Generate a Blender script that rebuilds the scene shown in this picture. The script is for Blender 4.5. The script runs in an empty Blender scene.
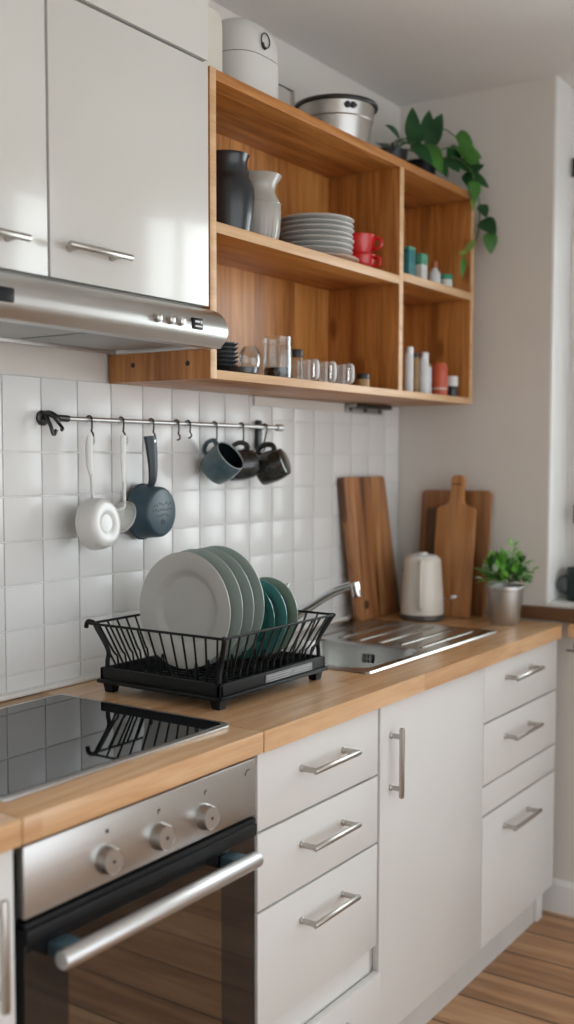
import bpy, bmesh, math, random
from mathutils import Vector, Matrix
random.seed(7)
S = bpy.context.scene
COL = S.collection
PI = math.pi

# ------------------------------------------------------------------ node materials
def new_mat(name):
    m = bpy.data.materials.new(name); m.use_nodes = True
    nt = m.node_tree
    return m, nt, nt.nodes['Principled BSDF']

def setp(b, **k):
    nm = {'color': 'Base Color', 'rough': 'Roughness', 'metal': 'Metallic', 'coat': 'Coat Weight', 'coat_rough': 'Coat Roughness',
          'trans': 'Transmission Weight', 'ior': 'IOR', 'sheen': 'Sheen Weight', 'sub': 'Subsurface Weight', 'spec': 'Specular IOR Level',
          'aniso': 'Anisotropic'}
    for a, v in k.items():
        i = b.inputs.get(nm[a])
        if i is None: continue
        i.default_value = (*v, 1) if a == 'color' else v

def node(nt, t, **inp):
    n = nt.nodes.new(t)
    for k, v in inp.items():
        n.inputs[k].default_value = v
    return n

def math_n(nt, op, a, b=None):
    n = nt.nodes.new('ShaderNodeMath'); n.operation = op
    for i, v in enumerate((a, b)):
        if v is None: continue
        if isinstance(v, (int, float)): n.inputs[i].default_value = v
        else: nt.links.new(v, n.inputs[i])
    return n.outputs[0]

def ramp(nt, fac, stops):
    r = nt.nodes.new('ShaderNodeValToRGB')
    while len(r.color_ramp.elements) < len(stops): r.color_ramp.elements.new(.5)
    for e, (p, c) in zip(r.color_ramp.elements, stops):
        e.position = p; e.color = (*c, 1)
    nt.links.new(fac, r.inputs[0])
    return r.outputs[0]

def paint(name, color, rough=.5, var=.04, scale=6, bump=0, bscale=60, **k):
    """plain surface with a faint tone variation and optional bump"""
    m, nt, b = new_mat(name)
    setp(b, rough=rough, **k)
    tc = nt.nodes.new('ShaderNodeTexCoord')
    nz = node(nt, 'ShaderNodeTexNoise', Scale=scale, Detail=3.0)
    nt.links.new(tc.outputs['Object'], nz.inputs['Vector'])
    lo = tuple(max(0, c * (1 - var)) for c in color); hi = tuple(min(1, c * (1 + var)) for c in color)
    nt.links.new(ramp(nt, nz.outputs['Fac'], [(.3, lo), (.7, hi)]), b.inputs['Base Color'])
    if bump:
        n2 = node(nt, 'ShaderNodeTexNoise', Scale=bscale, Detail=2.0)
        nt.links.new(tc.outputs['Object'], n2.inputs['Vector'])
        bp = node(nt, 'ShaderNodeBump', Strength=bump, Distance=.01)
        nt.links.new(n2.outputs['Fac'], bp.inputs['Height']); nt.links.new(bp.outputs[0], b.inputs['Normal'])
    return m

def brushed(name, color=(.6, .6, .58), rough=.3, axis=0, amt=.12):
    """brushed metal: fine streaks along one axis"""
    m, nt, b = new_mat(name)
    setp(b, color=color, metal=1.0)
    tc = nt.nodes.new('ShaderNodeTexCoord'); mp = nt.nodes.new('ShaderNodeMapping')
    sc = [400, 400, 400]; sc[axis] = 6
    mp.inputs['Scale'].default_value = sc
    nt.links.new(tc.outputs['Object'], mp.inputs['Vector'])
    nz = node(nt, 'ShaderNodeTexNoise', Scale=1.0, Detail=3.0)
    nt.links.new(mp.outputs[0], nz.inputs['Vector'])
    mr = node(nt, 'ShaderNodeMapRange')
    mr.inputs['To Min'].default_value = rough - amt * .5; mr.inputs['To Max'].default_value = rough + amt
    nt.links.new(nz.outputs['Fac'], mr.inputs['Value']); nt.links.new(mr.outputs[0], b.inputs['Roughness'])
    bp = node(nt, 'ShaderNodeBump', Strength=.06, Distance=.002)
    nt.links.new(nz.outputs['Fac'], bp.inputs['Height']); nt.links.new(bp.outputs[0], b.inputs['Normal'])
    return m

def wood(name, dark, mid, light, grain, perp, stave=.09, length=None, rough=.4, coat=0., tone=.25, gscale=1., seam=None, knots=False):
    """boards glued or laid along an axis; every stave has its own tone and grain"""
    m, nt, b = new_mat(name)
    setp(b, rough=rough, coat=coat, coat_rough=.2)
    L = nt.links
    tc = nt.nodes.new('ShaderNodeTexCoord'); sp = nt.nodes.new('ShaderNodeSeparateXYZ')
    L.new(tc.outputs['Object'], sp.inputs[0])
    g, p = sp.outputs[grain], sp.outputs[perp]
    q = sp.outputs[3 - grain - perp]
    row_f = math_n(nt, 'DIVIDE', p, stave)
    row = math_n(nt, 'FLOOR', row_f)
    w1 = nt.nodes.new('ShaderNodeTexWhiteNoise'); w1.noise_dimensions = '1D'; L.new(row, w1.inputs['W'])
    if length:
        al = math_n(nt, 'ADD', math_n(nt, 'DIVIDE', g, length), math_n(nt, 'MULTIPLY', w1.outputs[0], 3.7))
        cell = math_n(nt, 'FLOOR', al)
    else:
        al = None; cell = math_n(nt, 'MULTIPLY', row, 0)
    cb = nt.nodes.new('ShaderNodeCombineXYZ'); L.new(row, cb.inputs[0]); L.new(cell, cb.inputs[1])
    w2 = nt.nodes.new('ShaderNodeTexWhiteNoise'); w2.noise_dimensions = '3D'; L.new(cb.outputs[0], w2.inputs['Vector'])
    rnd = w2.outputs[0]
    # grain coordinates
    gx = nt.nodes.new('ShaderNodeCombineXYZ')
    L.new(math_n(nt, 'ADD', math_n(nt, 'MULTIPLY', g, 2.2 * gscale), math_n(nt, 'MULTIPLY', rnd, 37.)), gx.inputs[0])
    L.new(math_n(nt, 'MULTIPLY', p, 26. * gscale), gx.inputs[1]); L.new(math_n(nt, 'MULTIPLY', q, 26. * gscale), gx.inputs[2])
    n1 = node(nt, 'ShaderNodeTexNoise', Scale=1.0, Detail=5.0, Distortion=.9); L.new(gx.outputs[0], n1.inputs['Vector'])
    fx = nt.nodes.new('ShaderNodeCombineXYZ')
    L.new(math_n(nt, 'MULTIPLY', g, 9. * gscale), fx.inputs[0]); L.new(math_n(nt, 'MULTIPLY', p, 230. * gscale), fx.inputs[1]); L.new(math_n(nt, 'MULTIPLY', q, 230. * gscale), fx.inputs[2])
    n2 = node(nt, 'ShaderNodeTexNoise', Scale=1.0, Detail=2.0); L.new(fx.outputs[0], n2.inputs['Vector'])
    v = math_n(nt, 'ADD', math_n(nt, 'MULTIPLY', n1.outputs['Fac'], 1.0), math_n(nt, 'MULTIPLY', math_n(nt, 'SUBTRACT', n2.outputs['Fac'], .5), .35))
    v = math_n(nt, 'ADD', v, math_n(nt, 'MULTIPLY', math_n(nt, 'SUBTRACT', rnd, .5), tone))
    if knots:
        kx = nt.nodes.new('ShaderNodeCombineXYZ')
        L.new(math_n(nt, 'MULTIPLY', g, 3.), kx.inputs[0]); L.new(math_n(nt, 'MULTIPLY', p, 6.), kx.inputs[1]); L.new(math_n(nt, 'MULTIPLY', q, 6.), kx.inputs[2])
        vo = node(nt, 'ShaderNodeTexVoronoi', Scale=1.0); L.new(kx.outputs[0], vo.inputs['Vector'])
        kk = node(nt, 'ShaderNodeMapRange'); L.new(vo.outputs['Distance'], kk.inputs['Value'])
        kk.inputs['From Min'].default_value = .03; kk.inputs['From Max'].default_value = .13
        kk.inputs['To Min'].default_value = -.35; kk.inputs['To Max'].default_value = 0
        v = math_n(nt, 'ADD', v, kk.outputs[0])
    colr = ramp(nt, v, [(.25, dark), (.5, mid), (.75, light)])
    if seam:
        fr = math_n(nt, 'FRACT', row_f)
        e = math_n(nt, 'MINIMUM', fr, math_n(nt, 'SUBTRACT', 1.0, fr))
        s = math_n(nt, 'LESS_THAN', e, seam / stave)
        if al is not None:
            f2 = math_n(nt, 'FRACT', al)
            s = math_n(nt, 'MAXIMUM', s, math_n(nt, 'LESS_THAN', f2, seam * .8 / length))
        mx = nt.nodes.new('ShaderNodeMix'); mx.data_type = 'RGBA'
        L.new(s, mx.inputs[0]); L.new(colr, mx.inputs[6]); mx.inputs[7].default_value = (*[c * .28 for c in dark], 1)
        colr = mx.outputs[2]
    L.new(colr, b.inputs['Base Color'])
    bp = node(nt, 'ShaderNodeBump', Strength=.08, Distance=.003)
    L.new(n2.outputs['Fac'], bp.inputs['Height']); L.new(bp.outputs[0], b.inputs['Normal'])
    return m

def glass_mat(name, color=(1, 1, 1), rough=.02, base=.03):
    """thin clear glass: mostly see-through with a fresnel sheen"""
    m = bpy.data.materials.new(name); m.use_nodes = True
    nt = m.node_tree; nt.nodes.clear()
    out = nt.nodes.new('ShaderNodeOutputMaterial'); mix = nt.nodes.new('ShaderNodeMixShader')
    tr = nt.nodes.new('ShaderNodeBsdfTransparent'); gl = nt.nodes.new('ShaderNodeBsdfGlossy')
    tr.inputs[0].default_value = (*color, 1); gl.inputs['Roughness'].default_value = rough
    fr = node(nt, 'ShaderNodeLayerWeight', Blend=.3)
    nt.links.new(math_n(nt, 'ADD', math_n(nt, 'MULTIPLY', fr.outputs['Fresnel'], .9 if base != .05 else .45), base), mix.inputs[0])
    nt.links.new(tr.outputs[0], mix.inputs[1]); nt.links.new(gl.outputs[0], mix.inputs[2])
    nt.links.new(mix.outputs[0], out.inputs[0])
    return m

M = {}
M['wall'] = paint('wall_paint', (.72, .685, .635), .75, .03, 2, .05, 90)
M['ceiling'] = paint('ceiling_paint', (.80, .79, .765), .85, .02, 1.5)
M['white_trim'] = paint('white_trim_paint', (.82, .82, .80), .4, .02)
M['cab'] = paint('gloss_cream_cabinet', (.62, .605, .565), .22, .015, 3, .015, 14, coat=.25, coat_rough=.08)
M['base'] = paint('satin_cream_cabinet', (.735, .728, .705), .35, .015, 3, .01, 30, coat=.1)
M['carcass'] = paint('cabinet_carcass', (.62, .60, .56), .5, .02)
M['plinth'] = paint('plinth_grey_white', (.60, .585, .555), .5, .03)
M['dark_gap'] = paint('black_gap', (.012, .012, .012), .6)
M['grout'] = paint('tile_grout', (.74, .735, .72), .8, .05, 30)
M['black_plastic'] = paint('black_plastic', (.007, .008, .009), .45, .1, 20, spec=.25)
M['black_wire'] = paint('coated_black_wire', (.006, .008, .008), .40, .1, 20, spec=.3)
M['grey_label'] = paint('grey_label', (.23, .24, .25), .4, .1, 60)
M['label_line'] = paint('label_line', (.42, .43, .44), .4)
M['steel'] = brushed('brushed_steel', (.55, .545, .53), .30, 0)
M['steel_v'] = brushed('brushed_steel_upright', (.58, .565, .54), .30, 2)
M['handle'] = brushed('satin_handle', (.50, .48, .45), .30, 0, .08)
M['alu'] = brushed('satin_aluminium', (.64, .64, .64), .42, 0, .1)
M['sink'] = brushed('sink_steel', (.50, .495, .48), .22, 0, .08)
M['chrome'] = paint('chrome', (.72, .73, .74), .08, .01, metal=1.0)
M['dark_metal'] = paint('dark_metal', (.06, .06, .06), .35, .1, metal=.8)
M['filter'] = brushed('filter_mesh_steel', (.42, .42, .41), .5, 0)
M['black_glass'] = paint('black_glass', (.006, .007, .008), .03, .05, spec=.6)
M['oven_black'] = paint('oven_black_glass', (.010, .011, .012), .05, .05, ior=1.75)
M['oven_inside'] = paint('oven_enamel', (.16, .15, .12), .5, .2, 8)
M['plate_white'] = paint('plate_stoneware_white', (.52, .525, .50), .3, .03, coat=.2)
M['plate_blue'] = paint('plate_pale_blue_green', (.40, .475, .45), .28, .03, coat=.3)
M['teal'] = paint('teal_glaze', (.03, .19, .17), .15, .15, coat=.5)
M['teal_light'] = paint('light_teal_glaze', (.10, .30, .29), .2, .1, coat=.4)
M['sage'] = paint('sage_glaze', (.30, .38, .31), .25, .08, coat=.3)
M['blue_slate'] = paint('slate_blue_enamel', (.045, .085, .11), .38, .08, 20)
M['slate_dark'] = paint('slate_blue_dark', (.022, .036, .048), .4, .1)
M['utensil'] = paint('white_enamel', (.70, .70, .68), .3, .02, coat=.3)
M['mug_blue'] = paint('blue_grey_glaze', (.07, .12, .145), .22, .2, 40, coat=.4)
M['mug_inside'] = paint('dark_glaze_inside', (.008, .012, .014), .25)
M['mug_rim'] = paint('pale_mug_rim', (.45, .52, .54), .3)
M['mug_black'] = paint('dark_speckled_glaze', (.022, .026, .026), .15, .5, 70, coat=.5)
M['charcoal'] = paint('charcoal_glaze', (.014, .017, .022), .28, .1, coat=.2)
M['stone'] = paint('grey_beige_glaze', (.42, .40, .355), .28, .06, 12, coat=.3)
M['stack'] = paint('stack_plate_grey', (.60, .60, .57), .35, .05, coat=.1)
M['pink'] = paint('pink_cream_glaze', (.62, .47, .38), .35, .04)
M['red'] = paint('red_glaze', (.62, .016, .016), .22, .1, coat=.4)
M['bin'] = paint('white_plastic', (.66, .65, .62), .4, .02)
M['cream'] = paint('cream_plastic', (.66, .63, .55), .5, .02)
M['seam'] = paint('dark_seam', (.10, .09, .08), .6)
M['leaf'] = paint('deep_green_leaf', (.012, .062, .016), .42, .45, 14, spec=.3)
M['leaf_mid'] = paint('mid_green_leaf', (.045, .15, .022), .42, .35, 14, spec=.3)
M['leaf_pale'] = paint('yellow_green_leaf', (.17, .25, .035), .4, .25, 14)
M['herb'] = paint('bright_herb_leaf', (.13, .38, .055), .38, .5, 22, coat=.15)
M['herb_dark'] = paint('dark_herb_leaf', (.03, .12, .022), .4, .3, 22)
M['herb_pale'] = paint('pale_herb_leaf', (.42, .52, .38), .4, .25, 22)
M['stem'] = paint('green_stem', (.06, .12, .03), .5, .2)
M['soil'] = paint('potting_soil', (.03, .02, .014), .95, .4, 80, .6, 120)
M['zinc'] = brushed('zinc_pot_metal', (.50, .495, .48), .40, 2, .1)
M['kettle'] = paint('kettle_cream', (.74, .69, .61), .3, .015, coat=.3)
M['kettle_handle'] = paint('kettle_handle_cream', (.70, .66, .58), .3, .015)
M['kettle_base'] = paint('kettle_base_brown', (.07, .06, .05), .35, .1)
M['dark_green'] = paint('dark_green_enamel', (.008, .022, .022), .3, .1)
M['glass'] = glass_mat('clear_glass', (.96, .98, .98), .05, .05)
M['window_glass'] = glass_mat('window_pane_glass', (.97, .99, .98))
M['oven_pane'] = glass_mat('oven_pane_glass', (.42, .39, .33), .03, .30)
M['white_ceramic'] = paint('white_ceramic', (.75, .75, .74), .3, .02)
M['tin_teal'] = paint('tin_teal', (.03, .20, .22), .4, .35, 40)
M['tin_green'] = paint('tin_green', (.10, .36, .24), .4, .3, 40)
M['tin_white'] = paint('tin_white', (.68, .70, .66), .45, .06, 60)
M['terracotta'] = paint('terracotta_cap', (.40, .13, .05), .5, .1)
M['green_lid'] = paint('green_lid', (.05, .32, .20), .4, .1)
M['bottle_white'] = paint('bottle_white', (.66, .69, .70), .35, .05, 40)
M['amber'] = paint('amber_spice', (.30, .15, .045), .4, .25, 50)
M['orange_red'] = paint('orange_red_can', (.56, .10, .045), .35, .12, 30)
M['tan'] = paint('tan_spice', (.42, .25, .10), .45, .15, 60)
M['coffee'] = paint('dark_coffee_beans', (.012, .010, .009), .5, .5, 130, .5, 150)
M['smoke'] = paint('smoky_dish', (.05, .06, .065), .25, .2, coat=.3)
M['printed'] = paint('black_print', (.02, .02, .02), .5)
M['white_print'] = paint('white_print', (.7, .7, .7), .5)
M['counter'] = wood('beech_worktop', (.53, .285, .13), (.66, .395, .205), (.76, .50, .285), 0, 1, .042, .62, .24, .3, .22, 1.0)
M['counter_edge'] = M['counter']
O_D, O_M, O_L = (.27, .092, .018), (.47, .190, .044), (.62, .29, .086)
M['pine_x'] = wood('oiled_pine_shelf_board', O_D, O_M, O_L, 0, 1, .10, None, .42, .1, .22)
M['pine_z'] = wood('oiled_pine_upright', O_D, O_M, O_L, 2, 1, .10, None, .42, .1, .22, knots=True)
M['pine_back'] = wood('oiled_pine_back_panel', O_D, O_M, O_L, 2, 0, .10, None, .42, .1, .34)
M['pine_edge'] = wood('oiled_pine_pale_edge', (.52, .29, .14), (.64, .40, .21), (.72, .48, .28), 0, 1, .10, None, .45, 0, .1)
M['board_dark'] = wood('acacia_cutting_board', (.12, .044, .016), (.38, .16, .060), (.60, .32, .14), 2, 0, .055, None, .4, .1, .55, .8)
M['board_end'] = wood('walnut_board', (.20, .080, .028), (.32, .14, .052), (.42, .20, .08), 2, 1, .06, None, .42, .1, .35)
M['board_light'] = wood('cherry_paddle_board', (.33, .135, .044), (.47, .215, .075), (.58, .29, .115), 2, 1, .07, None, .42, .1, .25)
M['board_brown'] = wood('dark_brown_board', (.06, .03, .014), (.10, .052, .024), (.14, .075, .035), 2, 1, .07, None, .45, 0, .2)
M['floor'] = wood('floor_planks', (.28, .135, .058), (.48, .255, .12), (.62, .38, .205), 1, 0, .1615, 2.6, .42, .12, .34, .7, .0035)
M['ledge'] = wood('brown_ledge', (.10, .045, .02), (.15, .07, .03), (.20, .095, .042), 1, 2, .05, None, .4, .1, .15)

def tile_material():
    m, nt, b = new_mat('white_glazed_tile')
    setp(b, rough=.24, spec=.4)
    ge = nt.nodes.new('ShaderNodeNewGeometry')
    nt.links.new(ramp(nt, ge.outputs['Random Per Island'], [(0, (.74, .74, .73)), (.6, (.79, .79, .78)), (1, (.81, .81, .80))]), b.inputs['Base Color'])
    tc = nt.nodes.new('ShaderNodeTexCoord'); nz = node(nt, 'ShaderNodeTexNoise', Scale=14.0, Detail=1.0)
    nt.links.new(tc.outputs['Object'], nz.inputs['Vector'])
    bp = node(nt, 'ShaderNodeBump', Strength=.06, Distance=.012)
    nt.links.new(nz.outputs['Fac'], bp.inputs['Height']); nt.links.new(bp.outputs[0], b.inputs['Normal'])
    return m
M['tile'] = tile_material()

# ------------------------------------------------------------------ mesh helpers
def append(bm, src, mtx=None):
    if mtx is not None: bmesh.ops.transform(src, matrix=mtx, verts=src.verts)
    me = bpy.data.meshes.new('tmp'); src.to_mesh(me); src.free()
    bm.from_mesh(me); bpy.data.meshes.remove(me)

def box(bm, x0, x1, y0, y1, z0, z1, bev=0., seg=2, mtx=None):
    t = bmesh.new(); bmesh.ops.create_cube(t, size=1)
    for v in t.verts:
        v.co = Vector(((x0 + x1) / 2 + v.co.x * (x1 - x0), (y0 + y1) / 2 + v.co.y * (y1 - y0), (z0 + z1) / 2 + v.co.z * (z1 - z0)))
    if bev: bmesh.ops.bevel(t, geom=t.edges[:], offset=bev, segments=seg, affect='EDGES', profile=.5)
    append(bm, t, mtx); return bm

def lathe(bm, prof, c=(0, 0, 0), n=40, axis='z', mtx=None, sx=1., sy=1.):
    """turn (radius, height) pairs round an axis through c"""
    t = bmesh.new(); rings = []
    for r, h in prof:
        if r < 1e-6: rings.append([t.verts.new((0, 0, h))])
        else: rings.append([t.verts.new((r * sx * math.cos(2 * PI * i / n), r * sy * math.sin(2 * PI * i / n), h)) for i in range(n)])
    for a, b in zip(rings, rings[1:]):
        for i in range(n):
            j = (i + 1) % n
            if len(a) == 1 and len(b) == 1: continue
            if len(a) == 1: t.faces.new((a[0], b[i], b[j]))
            elif len(b) == 1: t.faces.new((a[i], a[j], b[0]))
            else: t.faces.new((a[i], a[j], b[j], b[i]))
    bmesh.ops.recalc_face_normals(t, faces=t.faces)
    R = Matrix.Identity(4)
    if axis == 'x': R = Matrix.Rotation(PI / 2, 4, 'Y')
    if axis == '-x': R = Matrix.Rotation(-PI / 2, 4, 'Y')
    if axis == 'y': R = Matrix.Rotation(-PI / 2, 4, 'X')
    if axis == '-y': R = Matrix.Rotation(PI / 2, 4, 'X')
    T = Matrix.Translation(Vector(c)) @ R
    append(bm, t, T if mtx is None else mtx @ T); return bm

def smooth_path(pts, sub=6):
    P = [Vector(p) for p in pts]; out = []
    for i in range(len(P) - 1):
        p0, p1, p2, p3 = P[max(i - 1, 0)], P[i], P[i + 1], P[min(i + 2, len(P) - 1)]
        for k in range(sub):
            t = k / sub
            out.append(.5 * ((2 * p1) + (-p0 + p2) * t + (2 * p0 - 5 * p1 + 4 * p2 - p3) * t * t + (-p0 + 3 * p1 - 3 * p2 + p3) * t ** 3))
    out.append(P[-1]); return out

def tube(bm, pts, r, n=8, closed=False, flat=1., up=None, rr=None):
    """sweep a round (or flattened) section along points"""
    P = [Vector(p) for p in pts]; t = bmesh.new(); N = len(P); rings = []
    prev = None
    for i in range(N):
        if closed: d = P[(i + 1) % N] - P[i - 1]
        else: d = P[min(i + 1, N - 1)] - P[max(i - 1, 0)]
        d.normalize()
        if prev is None:
            ref = Vector(up) if up else (Vector((0, 0, 1)) if abs(d.z) < .9 else Vector((1, 0, 0)))
            u = (ref - d * ref.dot(d)).normalized()
        else: u = (prev - d * prev.dot(d)).normalized()
        prev = u; w = d.cross(u)
        ri = rr[i] if rr else r
        rings.append([t.verts.new(P[i] + (u * math.cos(2 * PI * k / n) * flat + w * math.sin(2 * PI * k / n)) * ri) for k in range(n)])
    for i in range(N if closed else N - 1):
        a, b = rings[i], rings[(i + 1) % N]
        for k in range(n): t.faces.new((a[k], a[(k + 1) % n], b[(k + 1) % n], b[k]))
    if not closed:
        t.faces.new(rings[0][::-1]); t.faces.new(rings[-1])
    bmesh.ops.recalc_face_normals(t, faces=t.faces)
    append(bm, t); return bm

def prism(bm, poly, h0, h1, plane='xz', bev=0., seg=2, mtx=None):
    """extrude an outline given in a plane along the third axis from h0 to h1"""
    t = bmesh.new()
    def P(a, b, h):
        return {'xz': (a, h, b), 'xy': (a, b, h), 'yz': (h, a, b)}[plane]
    A = [t.verts.new(P(a, b, h0)) for a, b in poly]; B = [t.verts.new(P(a, b, h1)) for a, b in poly]
    t.faces.new(A); t.faces.new(B[::-1]); n = len(poly)
    for i in range(n): t.faces.new((A[i], B[i], B[(i + 1) % n], A[(i + 1) % n]))
    bmesh.ops.recalc_face_normals(t, faces=t.faces)
    if bev:
        es = [e for e in t.edges if len(e.link_faces) == 2 and e.calc_face_angle(0) > .6]
        bmesh.ops.bevel(t, geom=es, offset=bev, segments=seg, affect='EDGES', profile=.5)
    append(bm, t, mtx); return bm

def rrect(x0, x1, y0, y1, r, n=6):
    out = []
    for cx, cy, a in ((x1 - r, y1 - r, 0), (x0 + r, y1 - r, 90), (x0 + r, y0 + r, 180), (x1 - r, y0 + r, 270)):
        for k in range(n + 1):
            t = math.radians(a + 90 * k / n); out.append((cx + r * math.cos(t), cy + r * math.sin(t)))
    return out

def wpos(o):
    v = Vector((0, 0, 0))
    while o is not None: v += o.location; o = o.parent
    return v

def obj(name, bm, mat, parent=None, local=False, smooth=True, label=None, kind=None, ang=35):
    """link one mesh object; bm is in room coordinates unless local"""
    if parent is not None and not local:
        bmesh.ops.translate(bm, vec=-wpos(parent), verts=bm.verts)
    me = bpy.data.meshes.new(name); bm.to_mesh(me); bm.free()
    me.materials.append(mat if not isinstance(mat, str) else M[mat])
    if smooth:
        for p in me.polygons: p.use_smooth = True
        me.set_sharp_from_angle(angle=math.radians(ang))
    o = bpy.data.objects.new(name, me); COL.objects.link(o)
    if parent is not None: o.parent = parent
    if label: o['label'] = label
    if kind: o['kind'] = kind
    return o

def thing(name, label, cat, loc=(0, 0, 0), rot=(0, 0, 0), group=None):
    o = bpy.data.objects.new(name, None); COL.objects.link(o)
    o.empty_display_size = .05
    o.location = loc; o.rotation_euler = rot; o['label'] = label; o['category'] = cat
    if group: o['group'] = group
    return o

def tag(o, label, cat, group=None):
    o['label'] = label; o['category'] = cat
    if group: o['group'] = group
    return o

def struct(name, bm, mat, smooth=False):
    o = obj(name, bm, mat, smooth=smooth); o['kind'] = 'structure'; return o

def copy_thing(root, loc, label=None, rot=None):
    r = root.copy(); COL.objects.link(r); r.location = loc
    if label: r['label'] = label
    if rot is not None: r.rotation_euler = rot
    for ch in list(root.children):
        c = ch.copy(); COL.objects.link(c); c.parent = r
        for g in list(ch.children):
            d = g.copy(); COL.objects.link(d); d.parent = c
    return r

def bm(): return bmesh.new()

# ------------------------------------------------------------------ levels of the room
ZC = .961                 # top of the worktop
ZS, ZT = 1.661, 2.3386     # underside and top of the open shelf
CEIL = 2.688
XE = 2.302                # end wall
YF = -.617                # faces of the base fronts
YD = -.315                # faces of the wall cupboards and of the shelf
SX0, SX1 = .848, 2.230

# ------------------------------------------------------------------ setting
struct('floor', box(bm(), -2.3, 2.75, -4.6, .1, -.06, 0), 'floor')
struct('ceiling', box(bm(), -2.3, 2.75, -4.6, .1, CEIL, CEIL + .08), 'ceiling')
struct('wall_back', box(bm(), -2.3, 2.5, 0, .12, 0, CEIL), 'wall')
struct('wall_left', box(bm(), -2.4, -2.3, -4.6, .12, 0, CEIL), 'wall')
JY = -.552
b = bm(); box(b, XE, 2.52, JY, 0, 0, CEIL)                       # pier beside the window
box(b, XE, 2.52, -2.0, JY, 0, 1.012)                              # wall below the sill
box(b, XE, 2.52, -4.6, -2.0, 0, CEIL)
struct('wall_right', b, 'wall')
b = bm(); box(b, 2.52, 2.64, -2.0, JY, 2.37, CEIL)
struct('wall_recess', b, 'wall')
# reveal linings of the window recess
b = bm(); box(b, XE + .003, 2.52, JY - .006, JY + .001, 1.012, CEIL, .001)
struct('trim_1', b, 'white_trim')
b = bm(); box(b, XE - .006, 2.52, -2.0, JY, 1.004, 1.018, .003)
struct('trim_2', b, 'white_trim')
# window with frame, sashes and panes
w = obj('window_1', box(box(box(box(bm(), 2.46, 2.54, -.60, JY, 1.018, 2.37, .006), 2.46, 2.54, -2.0, -1.94, 1.018, 2.37, .006),
        2.46, 2.54, -1.94, -.60, 2.31, 2.37, .006), 2.46, 2.54, -1.94, -.60, 1.018, 1.08, .006), 'white_trim')
w['kind'] = 'structure'
b = bm()
for a, c in ((-1.27, -.60), (-1.94, -1.27)):
    box(b, 2.44, 2.49, a, a + .06, 1.08, 2.31, .006); box(b, 2.44, 2.49, c - .06, c, 1.08, 2.31, .006)
    box(b, 2.442, 2.488, a + .058, c - .058, 1.08, 1.14, .004); box(b, 2.442, 2.488, a + .058, c - .058, 2.25, 2.31, .004)
obj('window_sash', b, 'white_trim', w)
b = bm(); box(b, 2.468, 2.474, -1.90, -.64, 1.12, 2.28)
obj('window_pane', b, 'window_glass', w)
b = bm(); lathe(b, [(.0, -.03), (.008, -.03), (.008, .03), (0, .03)], (2.435, -.572, 2.43), 12)
lathe(b, [(.0, -.03), (.007, -.03), (.007, .03), (0, .03)], (2.435, -.598, 1.30), 12)
obj('window_hinge', b, 'dark_metal', w)
# brown upstand on the end wall, and skirting
b = bm(); box(b, XE - .022, XE, -2.4, -.40, ZC + .001, 1.004, .003)
struct('trim_3', b, 'ledge')
b = bm(); prism(b, [(XE, .0), (XE, .108), (XE - .008, .108), (XE - .016, .095), (XE - .016, 0)], -4.6, -.56, 'xz')
struct('baseboard_right', b, 'white_trim')
b = bm(); box(b, .0, XE, -.03, -.0005, ZC + .0005, ZC + .012, .004)
struct('trim_4', b, 'white_trim')

# wall tiles: bedding plus one mesh of bevelled tiles
TX0, TW, TZ0, TH = .6314, .1118, 1.0093, .0974
b = bm(); box(b, -.7, XE - .002, -.004, 0, ZC, 1.662)
gr = struct('wall_tile_bed', b, 'grout')
b = bm(); rng = random.Random(3)
zl = [ZC + .006, TZ0] + [TZ0 + TH * k for k in range(1, 6)]
x = TX0 - 12 * TW
while x < XE - .005:
    x1 = min(x + TW, XE - .003)
    lines = zl + ([1.663] if x < 1.50 else [TZ0 + TH * 6, 1.663])
    for z0, z1 in zip(lines, lines[1:]):
        g = .0018
        t = bmesh.new(); bmesh.ops.create_cube(t, size=1)
        for v in t.verts:
            v.co = Vector(((x + x1) / 2 + v.co.x * (x1 - x - 2 * g), -.0045 + v.co.y * .007, (z0 + z1) / 2 + v.co.z * (z1 - z0 - 2 * g)))
        fr = [e for e in t.edges if all(v.co.y < -.006 for v in e.verts)]
        bmesh.ops.bevel(t, geom=fr, offset=.0022, segments=2, affect='EDGES', profile=.6)
        c = Vector(((x + x1) / 2, -.004, (z0 + z1) / 2))
        R = Matrix.Rotation(rng.uniform(-.006, .006), 4, 'X') @ Matrix.Rotation(rng.uniform(-.006, .006), 4, 'Z')
        append(b, t, Matrix.Translation(c) @ R @ Matrix.Translation(-c))
    x += TW
o = obj('wall_tiles', b, 'tile', gr, local=True, ang=25)
# pale batten that closes the tiles off under the shelf
b = bm(); box(b, 1.43, 1.92, -.016, -.008, 1.632, 1.660, .002)
struct('trim_5', b, 'wall')

# ------------------------------------------------------------------ handles
def bar_handle(cx, z, L=.180, span=.165, y=YF, r=.0062, parent=None, name='handle', out=.038):
    """two round posts and a round bar, along x"""
    b = bm()
    for s in (-1, 1):
        px = cx + s * span / 2
        lathe(b, [(0, 0), (.0078, 0), (.0078, .004), (.0062, .006), (.0062, out), (0, out)], (px, y, z), 14, '-y')
    lathe(b, [(0, -L / 2), (r * .8, -L / 2), (r, -L / 2 + .002), (r, L / 2 - .002), (r * .8, L / 2), (0, L / 2)], (cx, y - out, z), 16, 'x')
    return obj(name, b, 'handle', parent)

def v_handle(x, z0, z1, y=YF, parent=None, out=.030):
    b = bm()
    for z in (z0 + .022, z1 - .022):
        lathe(b, [(0, 0), (.0078, 0), (.0078, .004), (.006, .006), (.006, out), (0, out)], (x, y, z), 14, '-y')
    box(b, x - .0065, x + .0065, y - out - .006, y - out + .006, z0, z1, .0045)
    return obj('handle', b, 'handle', parent)

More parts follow.
